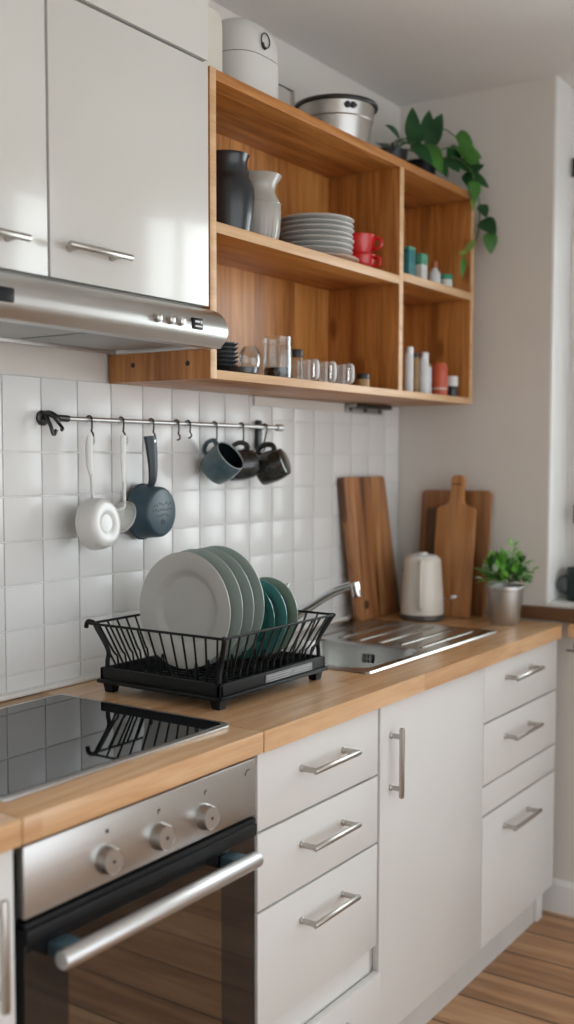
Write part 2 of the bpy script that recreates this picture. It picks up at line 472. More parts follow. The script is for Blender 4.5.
def front(name, x0, x1, z0, z1, parent, y=YF, th=.018, mat='base', g=.0016):
    b = bm(); box(b, x0 + g, x1 - g, y, y + th, z0 + g, z1 - g, .0016)
    return obj(name, b, mat, parent)

def carcass(parent, x0, x1, z0, z1, ydep=-.025, y=YF + .0195, mat='carcass', name='carcass'):
    b = bm(); t = .018
    box(b, x0 + .001, x0 + t, y, ydep, z0, z1); box(b, x1 - t, x1 - .001, y, ydep, z0, z1)
    box(b, x0 + t, x1 - t, y, ydep, z0, z0 + t); box(b, x0 + t, x1 - t, y + .012, ydep, z1 - t, z1); box(b, x0 + t, x1 - t, ydep - .008, ydep, z0 + t, z1 - t)
    return obj(name, b, mat, parent, smooth=False)

ZW = ZC - .042            # underside of the worktop
ZB = .112                 # underside of the fronts

# base cupboard left of the oven
c = thing('base_cabinet', 'cream base cupboard with an upright bar handle, beside the oven', 'cabinet', (-.30, -.3, 0))
carcass(c, -.60, -.003, ZB, ZW - .002)
d = front('door', -.60, -.001, ZB, ZW - .004, c); v_handle(-.047, .690, .858, parent=d)
b = bm(); box(b, -.60, -.002, YF + .04, YF + .056, 0, ZB); obj('plinth', b, 'plinth', c, smooth=False)

# drawer unit between oven and sink cupboard
X1, X2, X3, X4 = .6075, 1.0875, 1.674, 2.236
c = thing('drawer_cabinet', 'cream four-drawer base unit between oven and sink cupboard, bottom drawer ajar', 'cabinet', ((X1 + X2) / 2, -.3, 0))
carcass(c, X1, X2, ZB, ZW - .002)
for z0, z1 in ((.757, ZW - .004), (.597, .755), (.352, .595)):
    d = front('drawer', X1, X2 - .004, z0, z1, c)
    bar_handle(.845, z1 - .067 if z0 < .4 else z1 - .066, parent=d)
b = bm(); box(b, X1 + .02, X2 - .02, YF + .012, YF + .022, .27, .352); obj('rail_panel', b, 'base', c)
d = obj('drawer', box(bm(), X1 + .0016, X2 - .0056, YF - .012, YF + .008, ZB, .291, .002), 'base', c)
b = bm(); box(b, X1 + .03, X1 + .042, YF + .008, YF + .4, .15, .275); box(b, X2 - .046, X2 - .034, YF + .008, YF + .4, .15, .275)
box(b, X1 + .042, X2 - .046, YF + .008, YF + .4, .15, .162)
obj('drawer_box', b, 'carcass', d, smooth=False)
bar_handle(.845, .232, parent=d, y=YF - .012)
b = bm(); box(b, X1, X2, YF + .04, YF + .056, 0, ZB); obj('plinth', b, 'plinth', c, smooth=False)

# sink cupboard
c = thing('sink_cabinet', 'cream one-door sink cupboard with an upright bar handle', 'cabinet', ((X2 + X3) / 2, -.3, 0))
carcass(c, X2, X3, ZB, ZC - .24)
b = bm()
for xa, xb in ((X2 + .001, X2 + .018), (X3 - .018, X3 - .001)): obj('side_panel', box(bm(), xa, xb, YF + .0195, -.025, ZC - .24, ZW - .002), 'carcass', c, smooth=False)
d = front('door', X2 + .004, X3, ZB, ZW - .004, c); v_handle(1.142, .690, .858, parent=d)
b = bm(); box(b, X2, X3, YF + .04, YF + .056, 0, ZB); obj('plinth', b, 'plinth', c, smooth=False)

# far drawer unit
c = thing('drawer_cabinet', 'cream three-drawer base unit at the end wall, under the potted herb', 'cabinet', ((X3 + X4) / 2, -.3, 0))
carcass(c, X3, X4, ZB, ZC - .24)
b = bm()
for xa, xb in ((X3 + .001, X3 + .018), (X4 - .018, X4 - .001)): obj('side_panel', box(bm(), xa, xb, YF + .0195, -.025, ZC - .24, ZW - .002), 'carcass', c, smooth=False)
for z0, z1, hz in ((.753, ZW - .004, .860), (.577, .751, .688), (ZB, .489, .425)):
    d = front('drawer', X3, X4, z0, z1, c)
    bar_handle(1.915, hz, L=.205, span=.18, parent=d)
front('filler_panel', X3, X4, .491, .575, c, y=YF + .001)
b = bm(); box(b, X3, X4 - .06, YF + .04, YF + .056, 0, ZB); obj('plinth', b, 'plinth', c, smooth=False)
b = bm(); box(b, X4 - .055, X4 - .01, YF + .03, YF + .075, 0, ZB, .003); obj('foot', b, 'base', c)

# worktop boards
def cut_slab(x0, x1, y0, y1, hx0, hx1, hy0, hy1, z0, z1):
    """slab with a rectangular opening"""
    b = bm(); t = bmesh.new()
    for (a, c, e, f) in ((x0, hx0, y0, y1), (hx1, x1, y0, y1), (hx0, hx1, y0, hy0), (hx0, hx1, hy1, y1)):
        box(t, a, c, e, f, z0, z1)
    append(b, t); bmesh.ops.remove_doubles(b, verts=b.verts, dist=1e-5)
    inner = [f for f in b.faces if all(any(abs(x_ - h) < 1e-5 for h in (hx0, hx1)) for x_ in [v.co.x for v in f.verts]) and len({round(v.co.x, 5) for v in f.verts}) == 1
             and min(v.co.y for v in f.verts) > 9]
    bmesh.ops.delete(b, geom=inner, context='FACES')
    return b
YW = -.635
o = obj('worktop', box(bm(), -.62, -.0008, YW, -.0095, ZW, ZC, .003), 'counter'); tag(o, 'short beech worktop board over the cupboard beside the oven', 'worktop')
o = obj('worktop', box(bm(), .0008, .6047, YW, -.0095, ZW, ZC, .003), 'counter'); tag(o, 'beech worktop board over the oven, carrying the black hob', 'worktop')
HX0, HX1, HY0, HY1 = 1.215, 1.955, -.505, -.065
b = bm(); pts_out = [(.6063, YW), (2.235, YW), (2.2395, YW + .002), (2.2425, YW + .006), (2.2435, YW + .012), (2.2435, -.40), (XE - .003, -.40), (XE - .003, -.0095), (.6063, -.0095)]
t = bmesh.new()
box(t, .6063, HX0, YW, -.0095, ZW, ZC); box(t, HX0, HX1, YW, HY0, ZW, ZC); box(t, HX0, HX1, HY1, -.0095, ZW, ZC)
prism(t, [(HX1, YW), (2.222, YW), (2.234, YW + .003), (2.241, YW + .010), (2.244, YW + .022), (2.244, -.0095), (HX1, -.0095)], ZW, ZC, 'xy')
box(t, 2.244, XE - .003, -.42, -.0095, ZW, ZC)
bmesh.ops.remove_doubles(t, verts=t.verts, dist=1e-5)
# drop the doubled inner faces, then round the long front arris
seen = {}
for f in t.faces: seen.setdefault(tuple(sorted(v.index for v in f.verts)), []).append(f)
bmesh.ops.delete(t, geom=[f for fs in seen.values() if len(fs) > 1 for f in fs], context='FACES')
fe = [e for e in t.edges if all(v.co.y < YW + .001 and abs(v.co.z - ZC) < 1e-4 for v in e.verts)]
append(b, t)
o = obj('worktop', b, 'counter', smooth=False); tag(o, 'long beech worktop board holding the sink and dish rack', 'worktop')
b = bm(); box(b, 2.247, XE - .001, -2.4, -.645, ZW, ZC, .003)
o = obj('wall_ledge', b, 'counter'); tag(o, 'narrow wooden ledge along the end wall below the window', 'ledge')

# towel rail under the ledge
t = thing('towel_rail', 'small dark wire towel rail under the wooden ledge', 'towel rail', (2.265, -.66, ZW))
b = bm(); tube(b, [(2.275, -.665, ZW), (2.255, -.665, .885), (2.255, -.672, .876), (2.255, -.64, .876)], .003, 8)
tube(b, [(2.255, -.665, .877), (2.255, -1.0, .877), (2.275, -1.0, .885), (2.275, -1.0, ZW)], .003, 8)
obj('rail', b, 'dark_metal', t)

# ------------------------------------------------------------------ hob
t = thing('hob', 'black glass hob with a steel rim set in the worktop', 'hob', (.32, -.32, ZC))
hb = obj('rim', prism(bm(), rrect(.022, .606, -.562, -.082, .022), ZC, ZC + .005, 'xy', .002), 'steel', t)
b = bm(); prism(b, rrect(.036, .592, -.548, -.096, .012), ZC + .0045, ZC + .0062, 'xy'); obj('glass_top', b, 'black_glass', t)

# ------------------------------------------------------------------ oven
t = thing('oven', 'built-in oven with steel control panel and dark glass door', 'oven', (.305, -.3, 0))
b = bm(); x0, x1 = .012, .6005
for (a, c_, e, f) in ((x0, x0 + .02, ZB, ZW - .002), (x1 - .02, x1, ZB, ZW - .002)): box(b, a, c_, YF + .022, -.06, e, f)
box(b, x0 + .02, x1 - .02, YF + .022, -.06, ZB, ZB + .08); box(b, x0 + .02, x1 - .02, YF + .022, -.06, .755, ZW - .002); box(b, x0 + .02, x1 - .02, -.075, -.06, ZB + .08, .755)
obj('housing', b, 'dark_gap', t, smooth=False)
b = bm(); cx0, cx1, cz0, cz1 = .09, .53, .25, .70
box(b, cx0, cx0 + .006, YF + .03, -.12, cz0, cz1); box(b, cx1 - .006, cx1, YF + .03, -.12, cz0, cz1); box(b, cx0, cx1, YF + .03, -.12, cz0, cz0 + .006)
box(b, cx0, cx1, YF + .03, -.12, cz1 - .006, cz1); box(b, cx0, cx1, -.126, -.12, cz0, cz1)
obj('cavity', b, 'oven_inside', t, smooth=False)
b = bm()
for k in range(14): tube(b, [(.11 + k * .03, YF + .06, .50), (.11 + k * .03, -.14, .50)], .002, 6)
for yy in (YF + .06, -.14): tube(b, [(.098, yy, .50), (.522, yy, .50)], .003, 6)
obj('oven_shelf', b, 'alu', t)
b = bm(); box(b, x0 + .003, x1 - .001, YF - .002, YF + .018, .797, ZW - .010, .003); cp = obj('control_panel', b, 'steel', t)
for kx in (.187, .317, .440):
    b = bm(); lathe(b, [(0, 0), (.0235, 0), (.0235, .004), (.0225, .006), (.0215, .018), (.020, .0205), (.0195, .0198), (0, .0198)], (kx, YF - .002, .838), 32, '-y')
    k = obj('knob', b, 'steel', t)
    b = bm(); lathe(b, [(0, 0), (.003, 0), (.003, .001), (0, .001)], (kx, YF - .0218, .838), 12, '-y'); obj('knob_mark', b, 'dark_metal', k)
b = bm(); lathe(b, [(0, 0), (.0035, 0), (.0035, .0012), (0, .0012)], (.191, YF - .002, .883), 14, '-y'); obj('indicator_light', b, 'printed', t)
for kx in (.317, .444):
    b = bm(); tube(b, [(kx - .0015, YF - .0022, .877), (kx - .002, YF - .0022, .882), (kx + .001, YF - .0022, .885), (kx + .003, YF - .0022, .882)], .0011, 6); obj('printed_symbol', b, 'printed', t)
b = bm(); tube(b, [(.565, YF - .0022, .882), (.570, YF - .0022, .890), (.579, YF - .0022, .891)], .0009, 6)
obj('printed_symbol', b, 'printed', t)
# door: black frame, tinted pane, top strip, bar handle
dz0, dz1 = ZB + .01, .782
wx0, wx1, wz0, wz1 = .105, .492, .22, .722
b = bm()
box(b, x0 + .003, wx0, YF, YF + .02, dz0, dz1); box(b, wx1, x1 - .002, YF, YF + .02, dz0, dz1)
box(b, wx0, wx1, YF, YF + .02, wz1, dz1); box(b, wx0, wx1, YF, YF + .02, dz0, wz0)
dr = obj('door', b, 'oven_black', t, smooth=False)
b = bm(); box(b, wx0 - .001, wx1 + .001, YF - .0002, YF + .004, wz0 - .001, wz1 + .001); obj('door_pane', b, 'oven_pane', dr, smooth=False)
b = bm(); obj('inner_trim', box(bm(), wx0, wx0 + .004, YF + .006, YF + .018, wz0, wz1), 'alu', dr); box(b, wx1 - .012, wx1 - .002, YF + .006, YF + .018, wz0, wz1)
obj('inner_trim', b, 'alu', dr)
b = bm(); box(b, x0 + .003, x1 - .002, YF - .007, YF, .757, dz1, .003); box(b, x0 + .003, x1 - .002, YF - .004, YF + .012, dz1 - .001, .792, .002)
obj('door_top_strip', b, 'black_plastic', dr)
b = bm()
lathe(b, [(0, -.25), (.0132, -.25), (.0152, -.247), (.0152, .247), (.0132, .25), (0, .25)], (.298, YF - .044, .735), 24, 'x')
h = obj('handle', b, 'alu', dr)
b = bm()
for hx in (.080, .506): obj('handle_post', box(bm(), hx - .020, hx + .020, YF - .040, YF, .724, .750, .006), 'blue_slate', h)
b = bm(); box(b, .01, .602, YF + .04, YF + .056, 0, ZB); obj('plinth', b, 'plinth', t, smooth=False)

# ------------------------------------------------------------------ wall cupboards and hood
ZU = 1.815
def wall_cab(name, label, x0, x1, z0, z1, hx=None, hz=1.877, dz=0):
    c = thing(name, label, 'cabinet', ((x0 + x1) / 2, -.15, z0))
    b = bm(); box(b, x0 + .0015, x1 - .0015, YD + .021, -.002, z0 + .002, z1 - .002); obj('carcass', b, 'carcass', c, smooth=False)
    d = front('door', x0, x1, z0, z1, c, YD, .020, 'cab', .003)
    if hx is not None: bar_handle(hx, hz, L=.170, span=.115, y=YD, r=.0068, parent=d, out=.030)
    return c
wall_cab('wall_cabinet', 'tall cream wall cupboard, its door cut off by the photo edge', -.13, .370, ZU, 2.345, .212, 1.872)
wall_cab('wall_cabinet', 'cream wall cupboard with glossy door directly above the steel hood', .370, SX0 - .001, ZU, 2.343, .478, 1.878)
wall_cab('wall_cabinet', 'low cream top cupboard touching the ceiling, no handle in view', .370, SX0 - .001, 2.345, CEIL - .004)

t = thing('cooker_hood', 'brushed steel cooker hood with a rounded front lip under the wall cupboards', 'cooker hood', (.53, -.2, 1.72))
hx0, hx1 = .20, SX0 - .002
prof = [(-.02, 1.811)]
prof += [(-.318, 1.811), (-0.330, 1.807), (-0.346, 1.799), (-0.358, 1.786), (-0.366, 1.770), (-0.367, 1.755), (-0.361, 1.740), (-0.349, 1.729), (-.346, 1.724), (-.332, 1.7235), (-.332, 1.735), (-.02, 1.745)]
b = bm(); prism(b, prof, hx0, hx1, 'yz', 0)
hd = obj('body', b, 'steel', t, ang=30)
b = bm()
for xa, xb in ((.235, .51), (.53, .81)):
    box(b, xa, xb, -.300, -.06, 1.7325, 1.7375, .001)
obj('filter_panel', b, 'filter', t)
b = bm(); box(b, hx0, hx1, -.326, -.312, 1.724, 1.737, .002); box(b, hx0, hx1, -.045, -.03, 1.726, 1.745, .002); box(b, hx1 - .012, hx1, -.32, -.03, 1.726, 1.742, .002)
obj('under_frame', b, 'alu', t)
# lip point at height z
def lip(z):
    for (ya, za), (yb, zb) in zip(prof[1:], prof[2:]):
        if za >= z >= zb: return ya + (yb - ya) * (za - z) / max(za - zb, 1e-6)
    return -.367
for kx in (.608, .648, .681):
    b = bm(); lathe(b, [(0, 0), (.0095, 0), (.0095, .004), (.0082, .013), (.006, .0145), (0, .0145)], (kx, -.3645, 1.765), 22, '-y')
    obj('knob', b, 'handle' if kx < .67 else 'alu', t)
b = bm(); box(b, .722, .756, -.3695, -.362, 1.754, 1.778, .002); dp = obj('switch', b, 'black_plastic', t)
b = bm(); box(b, .728, .744, -.371, -.3685, 1.768, 1.772); box(b, .728, .751, -.371, -.3685, 1.759, 1.762); box(b, .747, .751, -.371, -.3685, 1.766, 1.773); obj('switch_mark', b, 'white_print', dp, smooth=False)
b = bm(); box(b, .20, .236, -.372, -.362, 1.750, 1.775, .003); obj('badge', b, 'black_plastic', t)

# ------------------------------------------------------------------ open shelf unit
t = thing('shelf_unit', 'open oiled pine wall shelf unit with a divider and two columns of shelves', 'shelf', ((SX0 + SX1) / 2, -.15, ZS))
TB = .024
DV0, DV1 = 1.722, 1.746
b = bm(); box(b, SX0, SX0 + .022, YD, -.009, ZS, ZT, .0012); obj('side_panel', b, 'pine_z', t)
b = bm(); box(b, SX1 - .024, SX1, YD, -.009, ZS, ZT, .0012); obj('side_panel', b, 'pine_z', t)
b = bm(); box(b, SX0 + .022, SX1 - .024, YD, -.009, ZT - TB, ZT - .0006, .0012); obj('top_board', b, 'pine_x', t)
b = bm(); box(b, SX0 + .022, SX1 - .024, YD, -.009, ZS, ZS + .020, .0012); obj('bottom_board', b, 'pine_x', t)
b = bm(); box(b, DV0, DV1, YD + .001, -.0775, ZS + .020, ZT - TB, .0012); obj('divider', b, 'pine_z', t)
b = bm(); box(b, SX0 + .022, DV0, YD + .001, -.0775, 1.984, 2.008, .0012); obj('shelf_board', b, 'pine_x', t)
b = bm(); box(b, DV1, SX1 - .024, YD + .001, -.0775, 1.996, 2.020, .0012); obj('shelf_board', b, 'pine_x', t)
b = bm(); box(b, SX0 + .022, DV0, -.077, -.067, ZS + .020, ZT - TB); obj('back_panel', b, 'pine_back', t, smooth=False)
b = bm(); box(b, DV1, SX1 - .024, -.077, -.067, ZS + .020, ZT - TB); obj('back_panel', b, 'pine_back', t, smooth=False)
# pale front edges of the boards
for nm, a in (('edge_strip', (SX0, SX0 + .022, ZS, ZT)), ('edge_strip', (DV0, DV1, ZS + .02, ZT - TB)), ('edge_strip', (SX1 - .024, SX1, ZS, ZT)),
              ('edge_strip', (SX0 + .022, DV0, 1.984, 2.008)), ('edge_strip', (DV1, SX1 - .024, 1.996, 2.020)),
              ('edge_strip', (SX0 + .022, SX1 - .024, ZS, ZS + .02))):
    b = bm(); box(b, a[0], a[1], YD - .0012, YD + .001, a[2], a[3], .0004)
    obj(nm, b, 'pine_edge', t)
for yy in (-.085, -.25): obj('screw_cap', lathe(bm(), [(0, 0), (.006, 0), (.006, .001), (0, .001)], (SX0, yy, 1.697 if yy < -.2 else 1.700), 14, '-x'), 'dark_metal', t)
# small metal fitting under the shelf
t = thing('shelf_bracket', 'dark metal bracket on the tiles under the pine shelf', 'bracket', (2.04, -.03, 1.645))
b = bm(); box(b, 1.925, 2.165, -.055, -.0085, 1.650, 1.660, .002); box(b, 1.925, 2.165, -.018, -.0085, 1.630, 1.652, .002); obj('plate', b, 'steel', t)
b = bm()
for xx in (1.95, 2.045, 2.14): lathe(b, [(0, 0), (.007, 0), (.006, .004), (0, .005)], (xx, -.018, 1.641), 14, '-y')
box(b, 1.93, 2.16, -.056, -.050, 1.645, 1.660, .002)
obj('screw', b, 'dark_metal', t)

# ------------------------------------------------------------------ wall rail with its hooks
RZ, RY = 1.571, -.05
t = thing('wall_rail', 'thin steel utensil rail mounted across the white tiles', 'rail', (1.05, -.02, RZ))
b = bm(); lathe(b, [(0, -.43), (.0055, -.43), (.0055, .43), (0, .43)], (1.072, RY, RZ), 14, 'x'); obj('bar', b, 'alu', t)
b = bm()
tube(b, smooth_path([(.632, -.009, 1.578), (.632, -.03, 1.582), (.634, -.05, 1.574), (.640, -.055, 1.562)], 4), .007, 10)
lathe(b, [(0, 0), (.017, 0), (.017, .006), (.008, .010), (0, .010)], (.632, -.0085, 1.572), 18, '-y')
tube(b, [(.634, RY, 1.572), (.672, RY, RZ)], .0075, 10)
tube(b, smooth_path([(.625, -.03, 1.575), (.623, -.045, 1.555), (.628, -.05, 1.535), (.636, -.05, 1.545)], 4), .0045, 8)
tube(b, smooth_path([(.652, -.03, 1.570), (.656, -.048, 1.550), (.651, -.05, 1.545)], 4), .004, 8)
obj('bracket', b, 'dark_metal', t)
b = bm(); box(b, 1.436, 1.459, -.022, -.0085, 1.505, 1.592, .005); tube(b, [(1.447, -.02, 1.575), (1.447, RY, 1.572)], .006, 10); obj('bracket', b, 'charcoal', t)
b = bm(); lathe(b, [(0, -.014), (.009, -.014), (.010, -.010), (.010, .010), (.009, .014), (0, .014)], (1.502, RY, RZ), 16, 'x'); obj('end_cap', b, 'alu', t)

def s_hook(x, drop, label, y=RY, r=.0022, mat='dark_metal', swing=0.):
    t = thing('hook', label, 'hook', (x, y, RZ), group=None)
    b = bm()
    R = .0085
    pts = [(x, y + R * math.cos(a), RZ + R * math.sin(a)) for a in [math.radians(v) for v in range(-40, 181, 22)]]
    pts += [(x, y - R, RZ - .008), (x + swing * .5, y - R, RZ - drop * .5), (x + swing, y - R + .002, RZ - drop + .010)]
    pts += [(x + swing, y - R + .003 - .007 * math.sin(a) + .0, RZ - drop + .008 - .007 * (1 - math.cos(a)) + .0) for a in [math.radians(v) for v in (30, 75, 120, 165, 200)]]
    tube(b, pts, r, 8)
    obj('hook_wire', b, mat, t)
    return t
s_hook(.738, .036, 'wire hook holding the big white ladle on the rail')
s_hook(.843, .034, 'wire hook holding the small white spoon ladle on the rail')
s_hook(.950, .034, 'wire hook holding the slate-blue pan on the rail')
s_hook(1.045, .036, 'empty wire hook on the rail next to the slate-blue pan')
s_hook(1.090, .030, 'empty wire hook on the rail on the mug side of the gap')
s_hook(1.200, .060, 'wire hook carrying the blue-grey mug with open dark mouth')
s_hook(1.318, .058, 'wire hook carrying the middle dark mug of three')
s_hook(1.428, .062, 'bent wire hook carrying the dark mug nearest the rail end', swing=-.016)

# ladles
def ladle(name, label, x, ztop, zneck, zbot, rb, depth, tilt, y=-.062, loopw=.014, yaw=0.):
    t = thing(name, label, 'ladle', (x, y, ztop))
    b = bm()
    hl = ztop - zneck
    # flat handle with a loop at the top
    tube(b, [(x - .003, y, ztop), (x - .004, y, ztop - hl * .5), (x, y, zneck)], .008, 10, flat=.45, up=(0, 1, 0), rr=[.008, .0085, .006])
    tube(b, smooth_path([(x - .007, y, ztop - .002), (x - .010, y + .003, ztop - .02), (x - .010, y + .003, ztop - hl * .6), (x - .004, y, zneck + .008)], 5), .0035, 8)
    tube(b, smooth_path([(x + .002, y, ztop - .004), (x + .010, y, ztop - .004), (x + .011, y, ztop - .018), (x + .004, y, ztop - .02)], 4), .003, 8)
    obj('handle', b, 'utensil', t)
    b = bm(); cz = zbot + rb
    tube(b, smooth_path([(x, y, zneck + .01), (x, y - .002, zneck - (zneck - cz - rb) * .5), (x, y - .004, cz + rb * .92)], 6), .0045, 10)
    obj('rod', b, 'utensil', t)
    # bowl: domed back turned towards the room
    b = bm()
    prof = [(rb, 0), (rb, .004), (rb * .985, depth * .5), (rb * .93, depth * .82), (rb * .84, depth * .95), (rb * .74, depth), (rb * .42, depth * .99), (rb * .34, depth * .93), (0, depth * .91)]
    inn = [(0, depth - .003), (rb * .3, depth - .003), (rb * .6, depth * .92 - .003), (rb * .83, depth * .7 - .002), (rb * .94, depth * .34), (rb - .003, 0), (rb, 0)]
    m = Matrix.Translation((x, y, cz)) @ Matrix.Rotation(yaw, 4, 'Z') @ Matrix.Rotation(tilt, 4, 'X')
    lathe(b, prof + inn[0:0] , (0, 0, 0), 36, '-y', m); lathe(b, inn, (0, 0, 0), 36, '-y', m)
    obj('bowl', b, 'utensil', t)
    return t
ladle('ladle', 'big white enamel ladle hanging nearest the left end of the rail', .733, 1.535, 1.438, 1.272, .060, .046, -.10, -.060, yaw=.12)
t = thing('spoon_ladle', 'smaller pale ladle hanging between the big ladle and the slate-blue pan', 'ladle', (.843, -.06, 1.537))
b = bm(); x = .843
tube(b, [(x - .003, -.06, 1.537), (x - .004, -.06, 1.48), (x - .003, -.06, 1.425)], .009, 10, flat=.45, up=(0, 1, 0), rr=[.009, .0085, .005])
tube(b, smooth_path([(x + .002, -.06, 1.533), (x + .011, -.06, 1.532), (x + .012, -.06, 1.518), (x + .004, -.06, 1.516)], 4), .003, 8)
obj('handle', b, 'utensil', t)
b = bm(); tube(b, smooth_path([(x - .003, -.06, 1.43), (x - .006, -.064, 1.39), (x - .018, -.072, 1.367), (x - .036, -.066, 1.362)], 6), .0042, 10); obj('rod', b, 'utensil', t)
b = bm(); mt = Matrix.Translation((x - .003, -.064, 1.345)) @ Matrix.Rotation(.05, 4, 'Z') @ Matrix.Rotation(.25, 4, 'X')
rb = .037
lathe(b, [(rb, 0), (rb * .95, -.012), (rb * .7, -.026), (0, -.031)], (0, 0, 0), 30, '-y', mt); lathe(b, [(rb - .002, 0), (rb, .002), (rb, 0)], (0, 0, 0), 30, '-y', mt)
lathe(b, [(0, -.028), (rb * .66, -.023), (rb * .9, -.011), (rb - .003, 0)], (0, 0, 0), 30, '-y', mt)
obj('bowl', b, 'stack', t)

# slate-blue pan, base towards the room
t = thing('saucepan', 'small slate-blue pan hanging by its handle from the rail', 'pan', (.95, -.07, 1.535))
x = .952; b = bm(); Rp = .066
mt = Matrix.Translation((x - .010, -.026, 1.352)) @ Matrix.Rotation(.10, 4, 'Z')
lathe(b, [(0, .062), (Rp * .80, .062), (Rp * .87, .060), (Rp * .93, .054), (Rp, .004), (Rp * 1.03, .001), (Rp * 1.03, -.001), (Rp * .97, 0), (Rp * .90, .05), (Rp * .8, .056), (0, .057)], (0, 0, 0), 44, '-y', mt)
obj('pan_body', b, 'blue_slate', t)
b = bm(); lathe(b, [(Rp * 1.0, -.004), (Rp * 1.05, -.002), (Rp * 1.05, .004), (Rp * 1.0, .006)], (0, 0, 0), 44, '-y', mt); obj('pan_rim', b, 'slate_dark', t)
b = bm()
P = [(x - .010, -.045, 1.408), (x - .009, -.058, 1.425), (x - .010, -.062, 1.46), (x - .012, -.060, 1.50), (x - .014, -.056, 1.537)]
tube(b, smooth_path(P, 5), .01, 12, flat=.5, up=(0, 1, 0), rr=[.0095 + .0105 * i / 20 for i in range(21)])
h = obj('handle', b, 'slate_dark', t)
b = bm(); lathe(b, [(0, 0), (.004, 0), (.004, .002), (0, .002)], (x - .008, -.066, 1.525), 12, '-y'); obj('handle_hole', b, 'alu', h)
b = bm(); rg = random.Random(4)
for row, (zz, n) in enumerate(((.020, 8), (.006, 9), (-.008, 6))):
    for i in range(n):
        u = (i - (n - 1) / 2) * .0092 + rg.uniform(-.001, .001); v = zz + rg.uniform(-.003, .003)
        w_ = rg.uniform(.0016, .0026)
        box(b, u - w_, u + w_, -.0628, -.0618, v - .0024, v + .0024, 0, mtx=mt @ Matrix.Rotation(0, 4, 'Y'))
tube(b, [tuple(mt @ Vector((.006 * math.cos(a), -.0622, -.024 + .006 * math.sin(a)))) for a in [k * PI / 6 for k in range(12)]], .0011, 6, True)
obj('stamped_mark', b, 'slate_dark', t)

# hanging mugs
def mug(label, loc, m, R, H, mat, inside, rim, hang_group=None):
    """m turns a mug whose mouth looks along +z and whose handle is on +x"""
    t = thing('mug', label, 'mug', loc)
    b = bm()
    lathe(b, [(0, -H / 2), (R * .74, -H / 2), (R * .84, -H * .47), (R * .95, -H * .25), (R, .0), (R * .99, H * .3), (R * .95, H / 2)], (0, 0, 0), 36, 'z', m)
    obj('body', b, mat, t, local=True)
    b = bm(); lathe(b, [(R * .91, H / 2 - .001), (R * .93, H * .25), (R * .90, -H * .2), (R * .7, -H * .42), (0, -H * .43)], (0, 0, 0), 36, 'z', m); obj('inside', b, inside, t, local=True)
    b = bm(); lathe(b, [(R * .95, H / 2 - .001), (R * .95, H / 2 + .001), (R * .93, H / 2 + .002), (R * .91, H / 2 + .001), (R * .91, H / 2 - .002)], (0, 0, 0), 36, 'z', m); obj('rim', b, rim, t, local=True)
    b = bm()
    P = smooth_path([(R * .93, 0, H * .30), (R * 1.25, 0, H * .33), (R * 1.42, 0, H * .06), (R * 1.25, 0, -H * .2), (R * .93, 0, -H * .26)], 6)
    tube(b, [m @ p for p in P], .006, 10, flat=1.3); obj('handle', b, mat, t, local=True)
    return t
def turn(axis_dir, handle_dir):
    z = Vector(axis_dir).normalized(); x_ = Vector(handle_dir); x_ = (x_ - z * x_.dot(z)).normalized(); y_ = z.cross(x_)
    return Matrix((x_, y_, z)).transposed().to_4x4()
mug('blue-grey mug hanging from the rail, dark mouth facing the room', (1.203, -.070, 1.468), turn((.03, -.79, .6), (-.15, .1, 1)), .048, .076, 'mug_blue', 'mug_inside', 'mug_rim')
mug('dark mug hanging in the middle of the three rail mugs', (1.322, -.052, 1.466), turn((-.75, .5, -.1), (-.2, 0, 1)), .043, .072, 'mug_black', 'mug_inside', 'mug_black')
mug('dark speckled mug hanging base outward nearest the rail end', (1.415, -.088, 1.462), turn((-.25, .9, -.35), (0, .1, 1)), .045, .080, 'mug_black', 'mug_inside', 'stone')

# ------------------------------------------------------------------ dish rack
RX0, RX1, RY0, RY1 = .684, 1.090, -.468, -.128
t = thing('dish_rack', 'black wire dish rack on a plastic tray standing on the worktop', 'dish rack', ((RX0 + RX1) / 2, (RY0 + RY1) / 2, ZC))
b = bm(); zt0, zt1 = ZC + .022, ZC + .056
prism(b, rrect(RX0, RX1, RY0, RY1, .014, 4), zt0, zt0 + .006, 'xy')
for (a, c_, e, f) in ((RX0, RX1, RY0, RY0 + .012), (RX0, RX1, RY1 - .012, RY1), (RX0, RX0 + .012, RY0, RY1), (RX1 - .012, RX1, RY0, RY1)):
    box(b, a, c_, e, f, zt0, zt1, .003)
box(b, RX0 - .006, RX1 + .006, RY0 - .006, RY0 + .004, zt0 - .001, zt0 + .008, .003)
box(b, RX0 - .006, RX0 + .004, RY0 - .006, RY1 + .006, zt0 - .001, zt0 + .008, .003)
tr = obj('tray', b, 'black_plastic', t)
for fx, fy in ((RX0 + .018, RY0 + .018), (RX1 - .018, RY0 + .018), (RX0 + .018, RY1 - .018), (RX1 - .018, RY1 - .018)):
    b = bm(); lathe(b, [(0, 0), (.014, 0), (.020, .024), (0, .024)], (fx, fy, ZC), 4, 'z', Matrix.Translation((fx, fy, ZC)) @ Matrix.Rotation(PI / 4, 4, 'Z') @ Matrix.Translation((-fx, -fy, -ZC)))
    obj('foot', b, 'black_plastic', t)
b = bm(); box(b, .845, 1.030, RY0 - .0022, RY0 + .002, zt0 + .010, zt1 - .006, .001); lb = obj('label_plate', b, 'grey_label', t)
b = bm()
for k, (xa, xb) in enumerate(((.852, .94), (.852, .93), (.86, .935), (.955, 1.02), (.955, 1.01))):
    zz = zt1 - .010 - (k % 3) * .0055; box(b, xa, xb, RY0 - .0032, RY0 - .002, zz - .0012, zz)
obj('label_text', b, 'label_line', lb, smooth=False)
